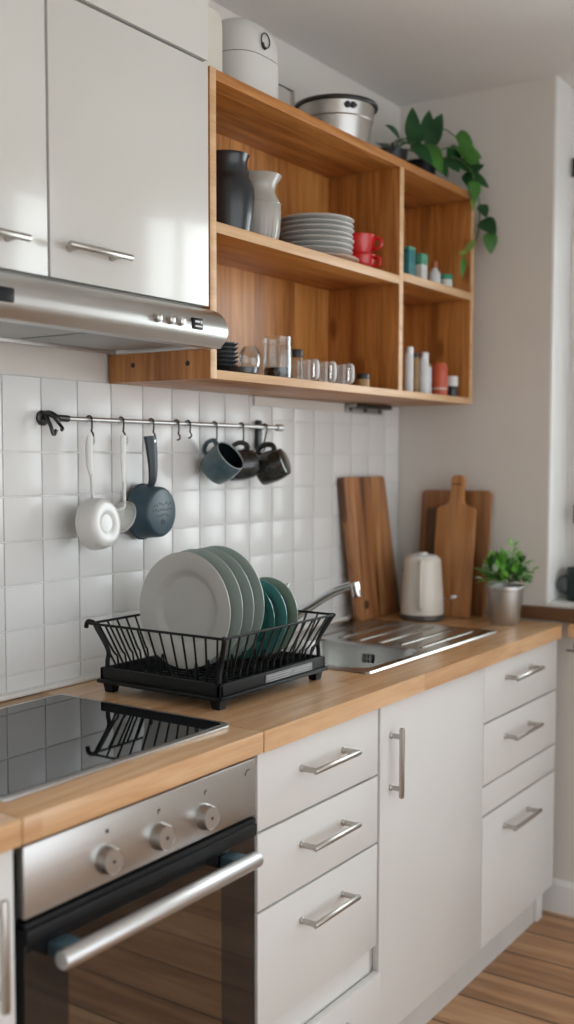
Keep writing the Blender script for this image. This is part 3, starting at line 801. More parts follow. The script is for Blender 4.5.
# basket
wr = .0024
TX0_, TX1_, TY0_, TY1_ = RX0 - .012, RX1 + .012, RY0 - .018, RY1 + .018       # top rectangle
BX0, BX1, BY0, BY1 = RX0 + .030, RX1 - .026, RY0 + .020, RY1 - .020           # bottom rectangle
zb_, zt_, zm_ = ZC + .046, ZC + .154, ZC + .088
b = bm()
for k in range(17):
    xx = BX0 + (BX1 - BX0) * k / 16
    tube(b, [(xx, BY0, zb_), (xx, BY1, zb_)], wr * .85, 6)
for k in range(9):
    yy = BY0 + (BY1 - BY0) * k / 8; tube(b, [(BX0, yy, zb_ - .003), (BX1, yy, zb_ - .003)], wr * .85, 6)
obj('floor_grid', b, 'black_wire', t)
b = bm()
def rail_pts():
    return [(TX0_, TY0_, zt_), (TX1_, TY0_, zt_), (TX1_, TY1_, zt_), (TX0_, TY1_, zt_)]
tube(b, [(p[0] + 0, p[1], p[2]) for p in rail_pts()], .0030, 8, True)
obj('top_rail', b, 'black_wire', t)
for side in range(4):
    b = bm()
    if side in (0, 1):
        yb, yt = (BY0, TY0_) if side == 0 else (BY1, TY1_)
        ym = yb + (yt - yb) * .12
        n = 14
        for k in range(n):
            u = (k + .4) / (n - .2)
            xb = BX0 + (BX1 - BX0) * u; xt = TX0_ + (TX1_ - TX0_) * u
            tube(b, smooth_path([(xb, yb, zb_ - .004), (xb, ym, zm_ - .012), (xb + (xt - xb) * .2 + .002, yb + (yt - yb) * .3, zm_), (xt + .012, yt, zt_)], 3), wr, 6)
    else:
        xb, xt = (BX0, TX0_) if side == 2 else (BX1, TX1_)
        n = 12
        for k in range(n):
            u = (k + .5) / n
            yb = BY0 + (BY1 - BY0) * u; yt = TY0_ + (TY1_ - TY0_) * u
            tube(b, [(xb, yb, zb_ - .004), (xt, yt, zt_)], wr, 6)
    obj('side_wires', b, 'black_wire', t)
for cx, cy, sx, sy in ((RX0 + .012, RY0 + .012, -1, -1), (RX0 + .012, RY1 - .012, -1, 1), (RX1 - .012, RY0 + .012, 1, -1), (RX1 - .012, RY1 - .012, 1, 1)):
    b = bm()
    P = [(cx, cy, zt0 + .01), (cx, cy, zm_ - .02), (cx - sx * .004, cy + sy * .002, zm_ + .006), (cx + sx * .010, cy + sy * .020, zt_ - .014), (cx + sx * .022, cy + sy * .030, zt_ + .001)]
    if sx < 0 and sy > 0: P[-1] = (cx + sx * .014, cy + sy * .028, zt_ + .001); P += [(cx - .015, cy + .045, zt_ + .002), (cx - .015, cy + .050, zt_ - .012)]
    tube(b, smooth_path(P, 5), .0052, 8, rr=None); obj('corner_post', b, 'black_plastic', t)
for row in (BY0 + .085, BY1 - .085):
    b = bm()
    for xx in (.735, .776, .819, .862, .905, .948, .985, 1.015, 1.047):
        tube(b, smooth_path([(xx - .006, row, zb_), (xx - .003, row, zb_ + .030), (xx, row, zb_ + .036), (xx + .003, row, zb_ + .030), (xx + .006, row, zb_)], 3), wr * .85, 6)
    tube(b, [(BX0, row, zb_), (BX1, row, zb_)], wr, 6)
    obj('plate_dividers', b, 'black_wire', t)

# plates standing in the rack
def plate_prof(R, d=.022):
    return [(0, .0), (R * .55, .0), (R * .60, .002), (R * .66, .010), (R * .72, .013), (R * .97, d - .001), (R, d), (R, d + .002), (R * .97, d + .002),
            (R * .72, .0175), (R * .655, .0145), (R * .60, .006), (R * .55, .0042), (0, .0042)]
def rack_plate(label, x, y, R, mat, lean=0., yaw=0., d=.022, group='dinner plates in the rack'):
    z = ZC + .0505 + R * math.cos(lean)
    t = obj('plate', lathe(bm(), plate_prof(R, d), (0, 0, 0), 64, '-x'), mat, local=True, ang=40)
    t.location = (x, y, z); t.rotation_euler = (0, lean, yaw)
    tag(t, label, 'plate', group)
    return t
rack_plate('white dinner plate at the front of the rack, its well facing out', .822, -.276, .131, 'plate_white', .03)
rack_plate('pale blue-green dinner plate directly behind the front white plate', .866, -.275, .133, 'plate_blue', .03)
rack_plate('pale blue-green dinner plate third in the rack row', .908, -.275, .133, 'plate_blue', .03)
rack_plate('pale blue-green dinner plate last of the four large ones', .946, -.275, .134, 'plate_blue', .03)
rack_plate('dark teal small plate just behind the four large plates', 1.000, -.315, .090, 'teal', .10, d=.03, group='small green plates in the rack')
rack_plate('mid teal small plate between the dark teal and sage plates', 1.030, -.322, .092, 'teal_light', .10, group='small green plates in the rack')
rack_plate('sage green small plate at the tap end of the rack', 1.062, -.330, .093, 'sage', .12, group='small green plates in the rack')

# ------------------------------------------------------------------ sink and tap
t = thing('sink', 'stainless inset sink with one bowl and a ridged drainer', 'sink', (1.585, -.285, ZC))
def sink_mesh():
    t = bmesh.new()
    x0, x1, y0, y1 = 1.192, 1.978, -.527, -.045
    bx0, bx1, by0, by1 = 1.235, 1.565, -.490, -.125
    zr = ZC + .0045
    def loop(pts, z): return [t.verts.new((a, b_, z)) for a, b_ in pts]
    n = 8
    outer0 = loop(rrect(x0, x1, y0, y1, .014, n), ZC + .0003); outer1 = loop(rrect(x0 + .004, x1 - .004, y0 + .004, y1 - .004, .012, n), zr)
    rim1 = loop(rrect(x0 + .016, x1 - .016, y0 + .016, y1 - .016, .010, n), zr); 
    rim2 = loop(rrect(x0 + .022, x1 - .022, y0 + .022, y1 - .022, .010, n), zr - .003)
    def br(a, b_):
        for i in range(len(a)):
            j = (i + 1) % len(a); t.faces.new((a[i], a[j], b_[j], b_[i]))
    br(outer0, outer1); br(outer1, rim1); br(rim1, rim2)
    bl = [(bx0, bx1, by0, by1, .060, zr - .003), (bx0 + .004, bx1 - .004, by0 + .004, by1 - .004, .057, zr - .008), (bx0 + .012, bx1 - .012, by0 + .012, by1 - .012, .055, zr - .10),
          (bx0 + .020, bx1 - .020, by0 + .020, by1 - .020, .050, zr - .145), (bx0 + .045, bx1 - .045, by0 + .045, by1 - .045, .040, zr - .160), (bx0 + .12, bx1 - .12, by0 + .13, by1 - .13, .03, zr - .163)]
    rings = [loop(rrect(a, b_, c_, d_, r, n), z) for a, b_, c_, d_, r, z in bl]
    for a, b_ in zip(rings, rings[1:]): br(a, b_)
    t.faces.new(rings[-1])
    br(rim2, rings[0])                      # deck between the rim and the bowl mouth
    bmesh.ops.recalc_face_normals(t, faces=t.faces)
    if sum(f.normal.z * f.calc_area() for f in t.faces) < 0: bmesh.ops.reverse_faces(t, faces=t.faces)
    return t
sk = obj('basin', sink_mesh(), 'sink', t, ang=30)
b = bm()
for k in range(6):
    yy = -.460 + k * .066
    tube(b, smooth_path([(1.60, yy, ZC + .000), (1.63, yy, ZC + .0015), (1.90, yy, ZC + .0015), (1.925, yy, ZC)], 4), .0075, 10, flat=.55, up=(0, 0, 1))
obj('drainer_ridges', b, 'sink', t)
b = bm(); box(b, 1.549, 1.5535, -.332, -.300, ZC - .050, ZC - .026, .0015); ov = obj('overflow', b, 'dark_metal', t)
b = bm()
for yy in (-.328, -.316, -.304): box(b, 1.5475, 1.5495, yy - .0016, yy + .0016, ZC - .049, ZC - .027)
box(b, 1.5475, 1.5495, -.332, -.300, ZC - .0395, ZC - .0365)
obj('overflow_grille', b, 'alu', ov, smooth=False)
b = bm(); lathe(b, [(0, .004), (.018, .004), (.030, .006), (.038, .003), (.040, 0), (0, 0)], (1.40, -.31, ZC - .159), 28); obj('drain', b, 'chrome', t)

t = thing('tap', 'chrome mixer tap with a long rising spout behind the sink bowl', 'tap', (1.44, -.085, ZC))
b = bm(); lathe(b, [(0, 0), (.026, 0), (.026, .006), (.021, .012), (.020, .075), (.022, .085), (.018, .098), (0, .10)], (1.44, -.085, ZC + .004), 28); obj('body', b, 'chrome', t)
b = bm()
P = smooth_path([(1.44, -.09, ZC + .045), (1.452, -.115, ZC + .065), (1.475, -.170, ZC + .105), (1.496, -.235, ZC + .148), (1.512, -.287, ZC + .170)], 6)
tube(b, P, .012, 16, rr=[.0165 - .005 * i / 24 for i in range(25)]); obj('spout', b, 'chrome', t)
b = bm(); lathe(b, [(0, -.030), (.0105, -.030), (.0125, -.027), (.0125, -.004), (.0135, .002), (.0135, .012), (0, .014)], (1.516, -.297, ZC + .166), 20, 'z',
                Matrix.Translation((1.516, -.297, ZC + .166)) @ Matrix.Rotation(-.25, 4, 'X') @ Matrix.Translation((-1.516, .297, -ZC - .166))); obj('aerator', b, 'chrome', t)
b = bm(); tube(b, smooth_path([(1.44, -.085, ZC + .095), (1.452, -.083, ZC + .128), (1.462, -.082, ZC + .150)], 5), .0085, 12)
tube(b, smooth_path([(1.455, -.082, ZC + .143), (1.478, -.080, ZC + .152), (1.500, -.079, ZC + .160)], 5), .009, 12, flat=.7); obj('lever', b, 'chrome', t)

# ------------------------------------------------------------------ boards, kettle and herb at the end of the worktop
def board_mesh(outline, th, hole=None, bev=.004):
    b = bm(); prism(b, outline, 0, th, 'xz', bev); return b
t = thing('cutting_board', 'tall dark striped cutting board leaning on the tiles beside the tap', 'cutting board', (2.057, -.078, ZC + .001), (-.095, 0, 0))
b = board_mesh([(a - c_ * .085, c_) for a, c_ in rrect(-.138, .135, 0, .465, .012, 4)], .024); obj('board', b, 'board_dark', t, local=True)
b = bm(); tube(b, [(-.090 + .010 * math.cos(a), -.0005, .048 + .012 * math.sin(a)) for a in [k * PI / 8 for k in range(16)]], .0026, 6, True); lathe(b, [(0, 0), (.010, 0), (.010, .001), (0, .001)], (-.090, 0, .048), 16, '-y'); obj('hang_hole', b, 'board_brown', t, local=True)
def lean_board(name, label, x, yc, lean, outline, th, mat):
    # outline in (y, z); leans against the end wall
    t = thing(name, label, 'cutting board', (x, yc, ZC + .001), (0, lean, 0))
    b = bm(); prism(b, outline, 0, th, 'yz', .004); obj('board', b, mat, t, local=True)
    return t
lean_board('cutting_board', 'wide rectangular wooden board at the back of the end-wall group', 2.232, -.240, .105, rrect(-.128, .128, 0, .418, .016, 5), .018, 'board_end')
lean_board('cutting_board', 'narrow dark brown board sandwiched between the wide board and the paddle board', 2.205, -.232, .105, rrect(-.085, .085, 0, .360, .012, 5), .014, 'board_brown')
pad = [(-.067, 0), (.067, 0), (.070, .004), (.070, .352), (.067, .360), (.056, .366), (.034, .372), (.026, .382), (.0245, .40), (.025, .452), (.022, .465), (.014, .471), (-.014, .471), (-.022, .465),
       (-.025, .452), (-.0245, .40), (-.026, .382), (-.034, .372), (-.056, .366), (-.067, .360), (-.070, .352), (-.070, .004)]
pb = lean_board('paddle_board', 'reddish paddle-shaped cutting board with a short handle, in front of its group', 2.172, -.268, .120, pad, .018, 'board_light')
b = bm(); box(b, -.001, .001, -.016, .016, .438, .443, .0006); obj('hang_slot', b, 'board_brown', pb, local=True)

KX, KY = 2.088, -.213
t = thing('kettle', 'cream tapered electric kettle with a dark base beside the boards', 'kettle', (KX, KY, ZC))
b = bm(); lathe(b, [(0, .018), (.0705, .018), (.0705, .030), (.066, .110), (.0605, .185), (.0585, .198), (.054, .203), (0, .204)], (KX, KY, ZC), 44); obj('body', b, 'kettle', t)
b = bm(); lathe(b, [(0, 0), (.069, 0), (.0725, .004), (.0725, .015), (.0705, .019), (0, .019)], (KX, KY, ZC), 44); obj('power_base', b, 'kettle_base', t)
b = bm(); lathe(b, [(0, 0), (.050, 0), (.048, .005), (.030, .008), (0, .009)], (KX, KY, ZC + .203), 32); lathe(b, [(0, 0), (.017, 0), (.016, .008), (0, .009)], (KX, KY, ZC + .210), 20); obj('lid', b, 'white_ceramic', t)
b = bm(); hd_ = Vector((-.92, -.40, 0)).normalized()
P = [Vector((KX, KY, ZC)) + hd_ * r_ + Vector((0, 0, z_)) for r_, z_ in ((.058, .190), (.078, .190), (.086, .170), (.088, .120), (.085, .062), (.078, .045), (.066, .047))]
tube(b, smooth_path(P, 5), .0085, 12, flat=1., up=(0, 0, 1)); obj('handle', b, 'kettle_handle', t)
b = bm(); lathe(b, [(0, -.008), (.010, -.007), (.0125, 0), (.010, .008), (0, .010)], (KX + .030, KY - .100, ZC + .075), 18)
tube(b, [(KX + .015, KY - .055, ZC + .065), (KX + .028, KY - .098, ZC + .073)], .005, 8); obj('switch', b, 'chrome', t)
# dark green jug behind the kettle
t = thing('jug', 'dark green jug half hidden behind the cream kettle', 'jug', (2.205, -.138, ZC))
b = bm(); lathe(b, [(0, 0), (.024, 0), (.026, .01), (.024, .10), (.020, .13), (.022, .150), (.019, .150), (.021, .10), (.023, .012), (0, .008)], (2.204, -.138, ZC), 32); obj('body', b, 'dark_green', t)
b = bm(); tube(b, smooth_path([(2.186, -.130, ZC + .130), (2.168, -.118, ZC + .146), (2.150, -.112, ZC + .150)], 4), .009, 10, rr=[.012 - .0007 * i for i in range(9)]); obj('spout', b, 'dark_green', t)
b = bm(); tube(b, smooth_path([(2.188, -.123, ZC + .12), (2.176, -.108, ZC + .10), (2.176, -.108, ZC + .05), (2.185, -.120, ZC + .03)], 4), .004, 8); obj('handle', b, 'dark_green', t)

def leaf(b, base, tip, width, droop=.0, nrm=(0, -1, .4), heart=.0, fold=.12, seg=6, thick=.0006):
    """one leaf blade with a midrib fold, from base to tip"""
    B, T = Vector(base), Vector(tip); d = T - B; L = d.length; d.normalize()
    n = Vector(nrm); n = (n - d * n.dot(d))
    if n.length < 1e-4: n = d.orthogonal()
    n.normalize(); s = d.cross(n)
    t = bmesh.new(); rows = []
    for i in range(seg + 1):
        u = i / seg
        wv = width * .5 * (math.sin(PI * min(1, u ** (.72 - .25 * heart))) ** .8 if 0 < u < 1 else 0)
        c = B + d * (L * u) + n * (droop * L * (4 * u * (1 - u)) - 0) + Vector((0, 0, -abs(droop) * L * u * u * .6))
        if wv < 1e-6: rows.append([t.verts.new(c)])
        else: rows.append([t.verts.new(c - s * wv + n * fold * wv), t.verts.new(c - s * wv * .5 + n * fold * wv * .35), t.verts.new(c), t.verts.new(c + s * wv * .5 + n * fold * wv * .35), t.verts.new(c + s * wv + n * fold * wv)])
    for a, c in zip(rows, rows[1:]):
        if len(a) == 1 and len(c) == 1: continue
        if len(a) == 1:
            for k in range(4): t.faces.new((a[0], c[k + 1], c[k]))
        elif len(c) == 1:
            for k in range(4): t.faces.new((a[k], a[k + 1], c[0]))
        else:
            for k in range(4): t.faces.new((a[k], a[k + 1], c[k + 1], c[k]))
    g = bmesh.ops.extrude_face_region(t, geom=t.faces[:])
    bmesh.ops.translate(t, vec=-n * thick, verts=[v for v in g['geom'] if isinstance(v, bmesh.types.BMVert)])
    bmesh.ops.recalc_face_normals(t, faces=t.faces)
    append(b, t)

# herb in a zinc pot
HX, HY = 2.150, -.475
t = thing('potted_herb', 'bushy bright green herb in a zinc pot at the worktop end', 'potted plant', (HX, HY, ZC))
b = bm(); lathe(b, [(0, 0), (.044, 0), (.046, .003), (.0555, .108), (.0585, .110), (.0595, .118), (.0585, .122), (.0545, .122), (.053, .112), (.0445, .010), (0, .008)], (HX, HY, ZC), 40); obj('pot', b, 'zinc', t)
b = bm(); lathe(b, [(0, .112), (.052, .108)], (HX, HY, ZC), 28); obj('soil', b, 'soil', t)
rg = random.Random(11)
groups = {'herb': bm(), 'herb_dark': bm(), 'herb_pale': bm()}; bs = bm()
for k in range(180):
    a = rg.uniform(0, 2 * PI); el = rg.uniform(-.05, 1.45); rr_ = .055 + .038 * rg.random()
    base = Vector((HX, HY, ZC + .128)) + Vector((math.cos(a) * .028 * rg.random(), math.sin(a) * .028 * rg.random(), rg.uniform(0, .02)))
    dv = Vector((math.cos(a) * math.cos(el) * 1.05, math.sin(a) * math.cos(el) * 1.05, math.sin(el) * .92))
    mid = base + dv * rr_ * rg.uniform(.35, .9); tip = mid + (dv + Vector((rg.uniform(-.5, .5), rg.uniform(-.5, .5), rg.uniform(-.35, .35)))).normalized() * rg.uniform(.028, .044)
    if k % 3 == 0: tube(bs, [base, mid], .0011, 5)
    key = rg.choices(['herb', 'herb_dark', 'herb_pale'], [.62, .27, .11])[0]
    leaf(groups[key], mid, tip, rg.uniform(.016, .026), .08, (rg.uniform(-.5, .5), rg.uniform(-.5, .5), 1), .4, .2, 5)
sp = [(HX, HY - .01, ZC + .13), (HX - .005, HY - .018, ZC + .19), (HX, HY - .028, ZC + .235), (HX + .003, HY - .030, ZC + .262)]
tube(bs, smooth_path(sp, 5), .0014, 6)
for z_, s_ in ((.195, 1), (.205, -1), (.222, 1), (.232, -1), (.248, 1), (.252, -1), (.262, 1)):
    p0 = Vector((HX - .002, HY - .024, ZC + z_)); leaf(groups['herb'], p0, p0 + Vector((-.010 * s_, s_ * .017, .012)), .010, .05, (-1, -.4, .4), .3, .1, 4)
for key, g in groups.items(): obj('foliage', g, key, t)
obj('stems', bs, 'stem', t)
# mug on the window sill
t = thing('mug', 'dark teal mug standing on the window sill', 'mug', (2.405, -.625, 1.018))
b = bm(); lathe(b, [(0, 0), (.036, 0), (.039, .004), (.040, .105), (.0385, .108), (.037, .105), (.036, .008), (0, .006)], (2.405, -.625, 1.018), 32); obj('body', b, 'dark_green', t)
b = bm(); tube(b, smooth_path([(2.385, -.592, 1.098), (2.370, -.575, 1.092), (2.366, -.570, 1.065), (2.375, -.580, 1.045), (2.387, -.594, 1.040)], 5), .006, 10); obj('handle', b, 'dark_green', t)

# ------------------------------------------------------------------ things on top of the shelf
t = thing('bread_bin', 'white dome-topped bin with a ring latch, on top of the shelf beside the cupboard', 'bin', (1.135, -.165, ZT))
def sup(n=48, p=3.2, a=.094, c=.100):
    return [(a * abs(math.cos(q)) ** (2 / p) * (1 if math.cos(q) >= 0 else -1), c * abs(math.sin(q)) ** (2 / p) * (1 if math.sin(q) >= 0 else -1)) for q in [2 * PI * i / n for i in range(n)]]
def dome(levels, cx, cy, z0):
    b = bm(); rings = []
    for s, h in levels:
        rings.append([b.verts.new((cx + x_ * s, cy + y_ * s, z0 + h)) for x_, y_ in sup()])
    for a, c in zip(rings, rings[1:]):
        n = len(a)
        for i in range(n): b.faces.new((a[i], a[(i + 1) % n], c[(i + 1) % n], c[i]))
    b.faces.new(rings[0][::-1]); b.faces.new(rings[-1]); bmesh.ops.recalc_face_normals(b, faces=b.faces); return b
obj('body', dome([(.97, 0), (1, .004), (1, .112)], 1.135, -.165, ZT), 'bin', t)
obj('seam', dome([(.99, .111), (.99, .115)], 1.135, -.165, ZT), 'seam', t)
obj('lid', dome([(1, .114), (1, .125), (.985, .148), (.94, .168), (.86, .185), (.72, .198), (.5, .206), (.25, .209)], 1.135, -.165, ZT), 'bin', t)
b = bm(); tube(b, [(1.128 + .017 * math.cos(a), -.2665, ZT + .150 + .017 * math.sin(a)) for a in [k * PI / 12 for k in range(24)]], .0018, 6, True)
tube(b, [(1.115, -.2665, ZT + .142), (1.118, -.268, ZT + .132), (1.125, -.268, ZT + .130)], .004, 8)
obj('ring_latch', b, 'dark_metal', t)
o = obj('canister', prism(bm(), rrect(.885, .992, ZT, ZT + .178, .035, 6), -.245, -.12, 'xz', .010, 3), 'cream'); tag(o, 'cream rounded canister on the shelf top, mostly behind the cupboard', 'canister')
t = thing('wire_frame', 'thin grey metal frame upright on the shelf top beside the white bin', 'frame', (1.41, -.12, ZT))
b = bm()
fr = [(1.365, -.12, ZT + .004), (1.365, -.12, ZT + .150), (1.462, -.12, ZT + .150), (1.462, -.12, ZT + .004)]
tube(b, fr, .006, 6, True); obj('frame', b, 'handle', t)
b = bm(); tube(b, [(1.372, -.12, ZT + .004), (1.372, -.075, ZT + .003)], .004, 6); tube(b, [(1.455, -.12, ZT + .004), (1.455, -.075, ZT + .003)], .004, 6); obj('foot', b, 'handle', t)
PX, PY = 1.615, -.165
t = thing('stock_pot', 'wide steel pot with a dark rim on top of the shelf', 'pot', (PX, PY, ZT))
b = bm(); lathe(b, [(0, 0), (.086, 0), (.092, .004), (.1035, .090), (.1065, .093), (.112, .134), (.1085, .134), (.103, .092), (.089, .008), (0, .006)], (PX, PY, ZT), 48); obj('body', b, 'steel_v', t)
b = bm(); lathe(b, [(.1115, .128), (.1185, .129), (.1205, .133), (.1185, .139), (.113, .141), (.109, .137), (.109, .131)], (PX, PY, ZT), 48); obj('rim', b, 'dark_metal', t)
hv = Vector((-.60, -.80, 0)); hc = Vector((PX, PY, ZT + .114)) + hv * .110
b = bm()
lathe(b, [(0, -.009), (.006, -.008), (.008, 0), (.006, .008), (0, .009)], hc + Vector((-.006, .005, 0)), 16); lathe(b, [(0, -.009), (.006, -.008), (.008, 0), (.006, .008), (0, .009)], hc + Vector((.006, -.005, 0)), 16)
tube(b, [hc + Vector((-.014, .011, 0)), hc + Vector((.014, -.011, 0))], .005, 8); obj('lid_clip', b, 'charcoal', t)

# trailing plants
t = thing('leafy_plant', 'broad-leaved dark green plant in a dark pot on the shelf top', 'potted plant', (1.945, -.16, ZT))
b = bm(); lathe(b, [(0, 0), (.042, 0), (.046, .004), (.054, .092), (.050, .092), (.045, .085), (0, .082)], (1.945, -.16, ZT), 32); obj('pot', b, 'charcoal', t)
b = bm(); P = [(1.905, -.195, ZT + .085), (1.875, -.205, ZT + .095), (1.862, -.21, ZT + .05), (1.865, -.21, ZT + .005)]
tube(b, smooth_path(P, 4), .0035, 8); obj('wire_handle', b, 'dark_metal', t)
b = bm(); bl2 = bm(); bst = bm(); c0 = (1.945, -.16, ZT + .085)
for base, tip, wd, tgt, dr in (
        ((1.955, -.19, 2.458), (1.838, -.20, 2.484), .034, b, .06), ((2.010, -.20, 2.470), (2.012, -.20, 2.578), .054, b, .02),
        ((1.965, -.22, 2.450), (1.985, -.285, 2.385), .050, b, .08), ((2.005, -.235, 2.455), (2.010, -.305, 2.365), .070, bl2, .10), ((1.98, -.20, 2.46), (2.045, -.23, 2.505), .050, b, .05),
        ((1.98, -.13, 2.45), (2.04, -.06, 2.50), .050, b, .05), ((2.02, -.21, 2.44), (2.065, -.27, 2.405), .046, bl2, .08)):
    leaf(tgt, base, tip, wd, dr, (-.6, -.75, .35), .15, .15, 8)
    tube(bst, smooth_path([c0, ((c0[0] + base[0]) / 2, (c0[1] + base[1]) / 2, max(c0[2], base[2]) + .004), base], 4), .0024, 6)
obj('foliage', b, 'leaf', t, ang=80); obj('foliage', bl2, 'leaf_mid', t, ang=80); obj('stems', bst, 'stem', t)

t = thing('trailing_plant', 'trailing heart-leaved plant in a black pot hanging over the shelf end', 'potted plant', (2.120, -.17, ZT))
b = bm(); lathe(b, [(0, 0), (.043, 0), (.047, .004), (.056, .095), (.052, .095), (.046, .088), (0, .085)], (2.120, -.17, ZT), 32); obj('pot', b, 'black_plastic', t)
b = bm(); bl2 = bm(); bpale = bm(); bst = bm(); c0 = Vector((2.120, -.17, ZT + .088))
specs = [((2.112, -.20, 2.478), (2.150, -.235, 2.590), .060, b, .03), ((2.080, -.21, 2.490), (2.098, -.215, 2.590), .050, b, .03),
         ((2.190, -.262, 2.520), (2.275, -.290, 2.492), .064, bl2, .12), ((2.180, -.270, 2.478), (2.262, -.325, 2.462), .055, bl2, .08),
         ((2.200, -.287, 2.470), (2.235, -.330, 2.420), .058, bl2, .08), ((2.165, -.245, 2.480), (2.215, -.275, 2.435), .055, b, .08), ((2.19, -.27, 2.44), (2.225, -.335, 2.398), .05, b, .06), ((2.205, -.296, 2.402), (2.220, -.352, 2.425), .036, b, .04),
         ((2.205, -.296, 2.400), (2.222, -.368, 2.352), .044, b, .06), ((2.205, -.290, 2.405), (2.220, -.318, 2.345), .050, b, .06), ((2.20, -.295, 2.39), (2.215, -.345, 2.385), .050, b, .06),
         ((2.190, -.326, 2.372), (2.185, -.336, 2.300), .046, bl2, .06), ((2.186, -.328, 2.320), (2.180, -.332, 2.272), .018, bpale, .04),
         ((2.130, -.225, 2.44), (2.120, -.27, 2.375), .045, b, .08), ((2.16, -.23, 2.45), (2.175, -.29, 2.40), .045, b, .08),
         ((2.238, -.332, 2.306), (2.240, -.352, 2.262), .042, b, .04), ((2.236, -.332, 2.252), (2.242, -.386, 2.208), .068, b, .10), ((2.240, -.362, 2.214), (2.246, -.366, 2.146), .052, bl2, .05),
         ((2.205, -.331, 2.185), (2.088, -.336, 2.118), .022, bpale, .03), ((2.105, -.336, 2.116), (2.098, -.336, 2.050), .020, bl2, .03), ((2.120, -.335, 2.135), (2.062, -.338, 2.118), .014, bpale, .02)]
for base, tip, wd, tgt, dr in specs: leaf(tgt, base, tip, wd, dr, (-.65, -.72, .30), .45, .15, 8)
for P in ([c0, (2.110, -.19, 2.45), (2.112, -.20, 2.478)], [c0, (2.09, -.2, 2.46), (2.080, -.21, 2.49)], [c0, (2.12, -.20, 2.515), (2.155, -.235, 2.540), (2.190, -.262, 2.52)], [c0, (2.15, -.24, 2.475), (2.18, -.27, 2.478)],
          [c0, (2.17, -.26, 2.45), (2.195, -.300, 2.425), (2.203, -.322, 2.39), (2.215, -.332, 2.34), (2.234, -.330, 2.295), (2.236, -.330, 2.245), (2.225, -.330, 2.21), (2.205, -.331, 2.185), (2.15, -.334, 2.150), (2.105, -.336, 2.116)],
          [(2.236, -.332, 2.24), (2.241, -.345, 2.222), (2.240, -.362, 2.214)], [(2.203, -.322, 2.39), (2.190, -.325, 2.365), (2.187, -.327, 2.32)], [c0, (2.13, -.21, 2.45), (2.13, -.225, 2.44)], [c0, (2.15, -.21, 2.46), (2.16, -.23, 2.45)]):
    tube(bst, smooth_path(P, 5), .0022, 6)
obj('foliage', b, 'leaf', t, ang=80); obj('foliage', bl2, 'leaf_mid', t, ang=80); obj('foliage', bpale, 'leaf_pale', t); obj('stems', bst, 'stem', t)

# ------------------------------------------------------------------ middle shelf, big column
ZM = 2.0086
JX, JY_ = 1.042, -.215
t = thing('pitcher', 'charcoal stoneware pitcher on the middle shelf against the cupboard side', 'pitcher', (JX, JY_, ZM))
b = bm(); lathe(b, [(0, 0), (.050, 0), (.056, .006), (.063, .05), (.066, .095), (.065, .118), (.058, .136), (.049, .146), (.047, .152), (.047, .170), (.050, .190), (.054, .196), (.051, .197), (.045, .18), (.043, .152), (.06, .12), (.058, .06), (.047, .01), (0, .008)], (JX, JY_, ZM), 40); obj('body', b, 'charcoal', t)
b = bm(); P = [(JX + .048, JY_ - .0, ZM + .190), (JX + .070, JY_ + .0, ZM + .189), (JX + .078, JY_, ZM + .172), (JX + .072, JY_, ZM + .150), (JX + .056, JY_, ZM + .136)]
tube(b, smooth_path(P, 5), .006, 10); obj('handle', b, 'charcoal', t)
VX, VY = 1.198, -.195
t = obj('vase', lathe(bm(), [(0, 0), (.036, 0), (.040, .005), (.048, .05), (.0515, .10), (.050, .122), (.041, .142), (.0375, .154), (.040, .172), (.050, .188), (.053, .194), (.049, .195), (.038, .175), (.033, .158), (.044, .12), (.044, .06), (.034, .012), (0, .010)], (0, 0, 0), 44, sx=1.12, sy=1.12), 'stone', local=True)
t.scale = (1, 1, .945); t.location = (VX, VY, ZM); tag(t, 'grey-beige ribbed stoneware vase beside the charcoal pitcher', 'vase')
b = bm()
for k in range(28):
    a = 2 * PI * k / 28
    tube(b, [(.0495 * math.cos(a), .0495 * math.sin(a), .115), (.0500 * math.cos(a), .0500 * math.sin(a), .09), (.0478 * math.cos(a), .0478 * math.sin(a), .05), (.041 * math.cos(a), .041 * math.sin(a), .008)], .0009, 5)
tube(b, [(.0505 * math.cos(a), .0505 * math.sin(a), .120) for a in [k * PI / 20 for k in range(40)]], .0016, 5, True)
b.transform(Matrix.Diagonal((1.12, 1.12, 1, 1))); obj('ribs', b, 'stone', t, local=True)
flat = [(0, 0), (.055, 0), (.058, .003), (.098, .012), (.100, .0145), (.098, .016), (.056, .0065), (0, .0060)]
SXp, SYp = 1.462, -.197
p0 = obj('plate', lathe(bm(), [(r * 1.16, h) for r, h in flat], (0, 0, 0), 48), 'pink', local=True); p0.location = (SXp + .004, SYp - .001, ZM)
tag(p0, 'pinkish plate at the bottom of the grey plate stack', 'plate', 'plates stacked on the middle shelf')
pl = obj('plate', lathe(bm(), [(r * 1.05, h) for r, h in flat], (0, 0, 0), 48), 'stack', local=True)
names = ['lowest grey plate of the stack, resting on the pinkish plate', 'second grey plate up in the middle-shelf stack', 'third grey plate up in the middle-shelf stack', 'fourth grey plate up, mid-height of the stack', 'fifth grey plate up in the middle-shelf stack',
         'sixth grey plate up, just under the topmost', 'topmost grey plate of the stack on the middle shelf']
for k, nm in enumerate(names):
    o = pl if k == 0 else pl.copy()
    if k: COL.objects.link(o)
    o.location = (SXp + rg.uniform(-.003, .003), SYp + rg.uniform(-.003, .003), ZM + .020 + k * .0140); tag(o, nm, 'plate', 'plates stacked on the middle shelf')
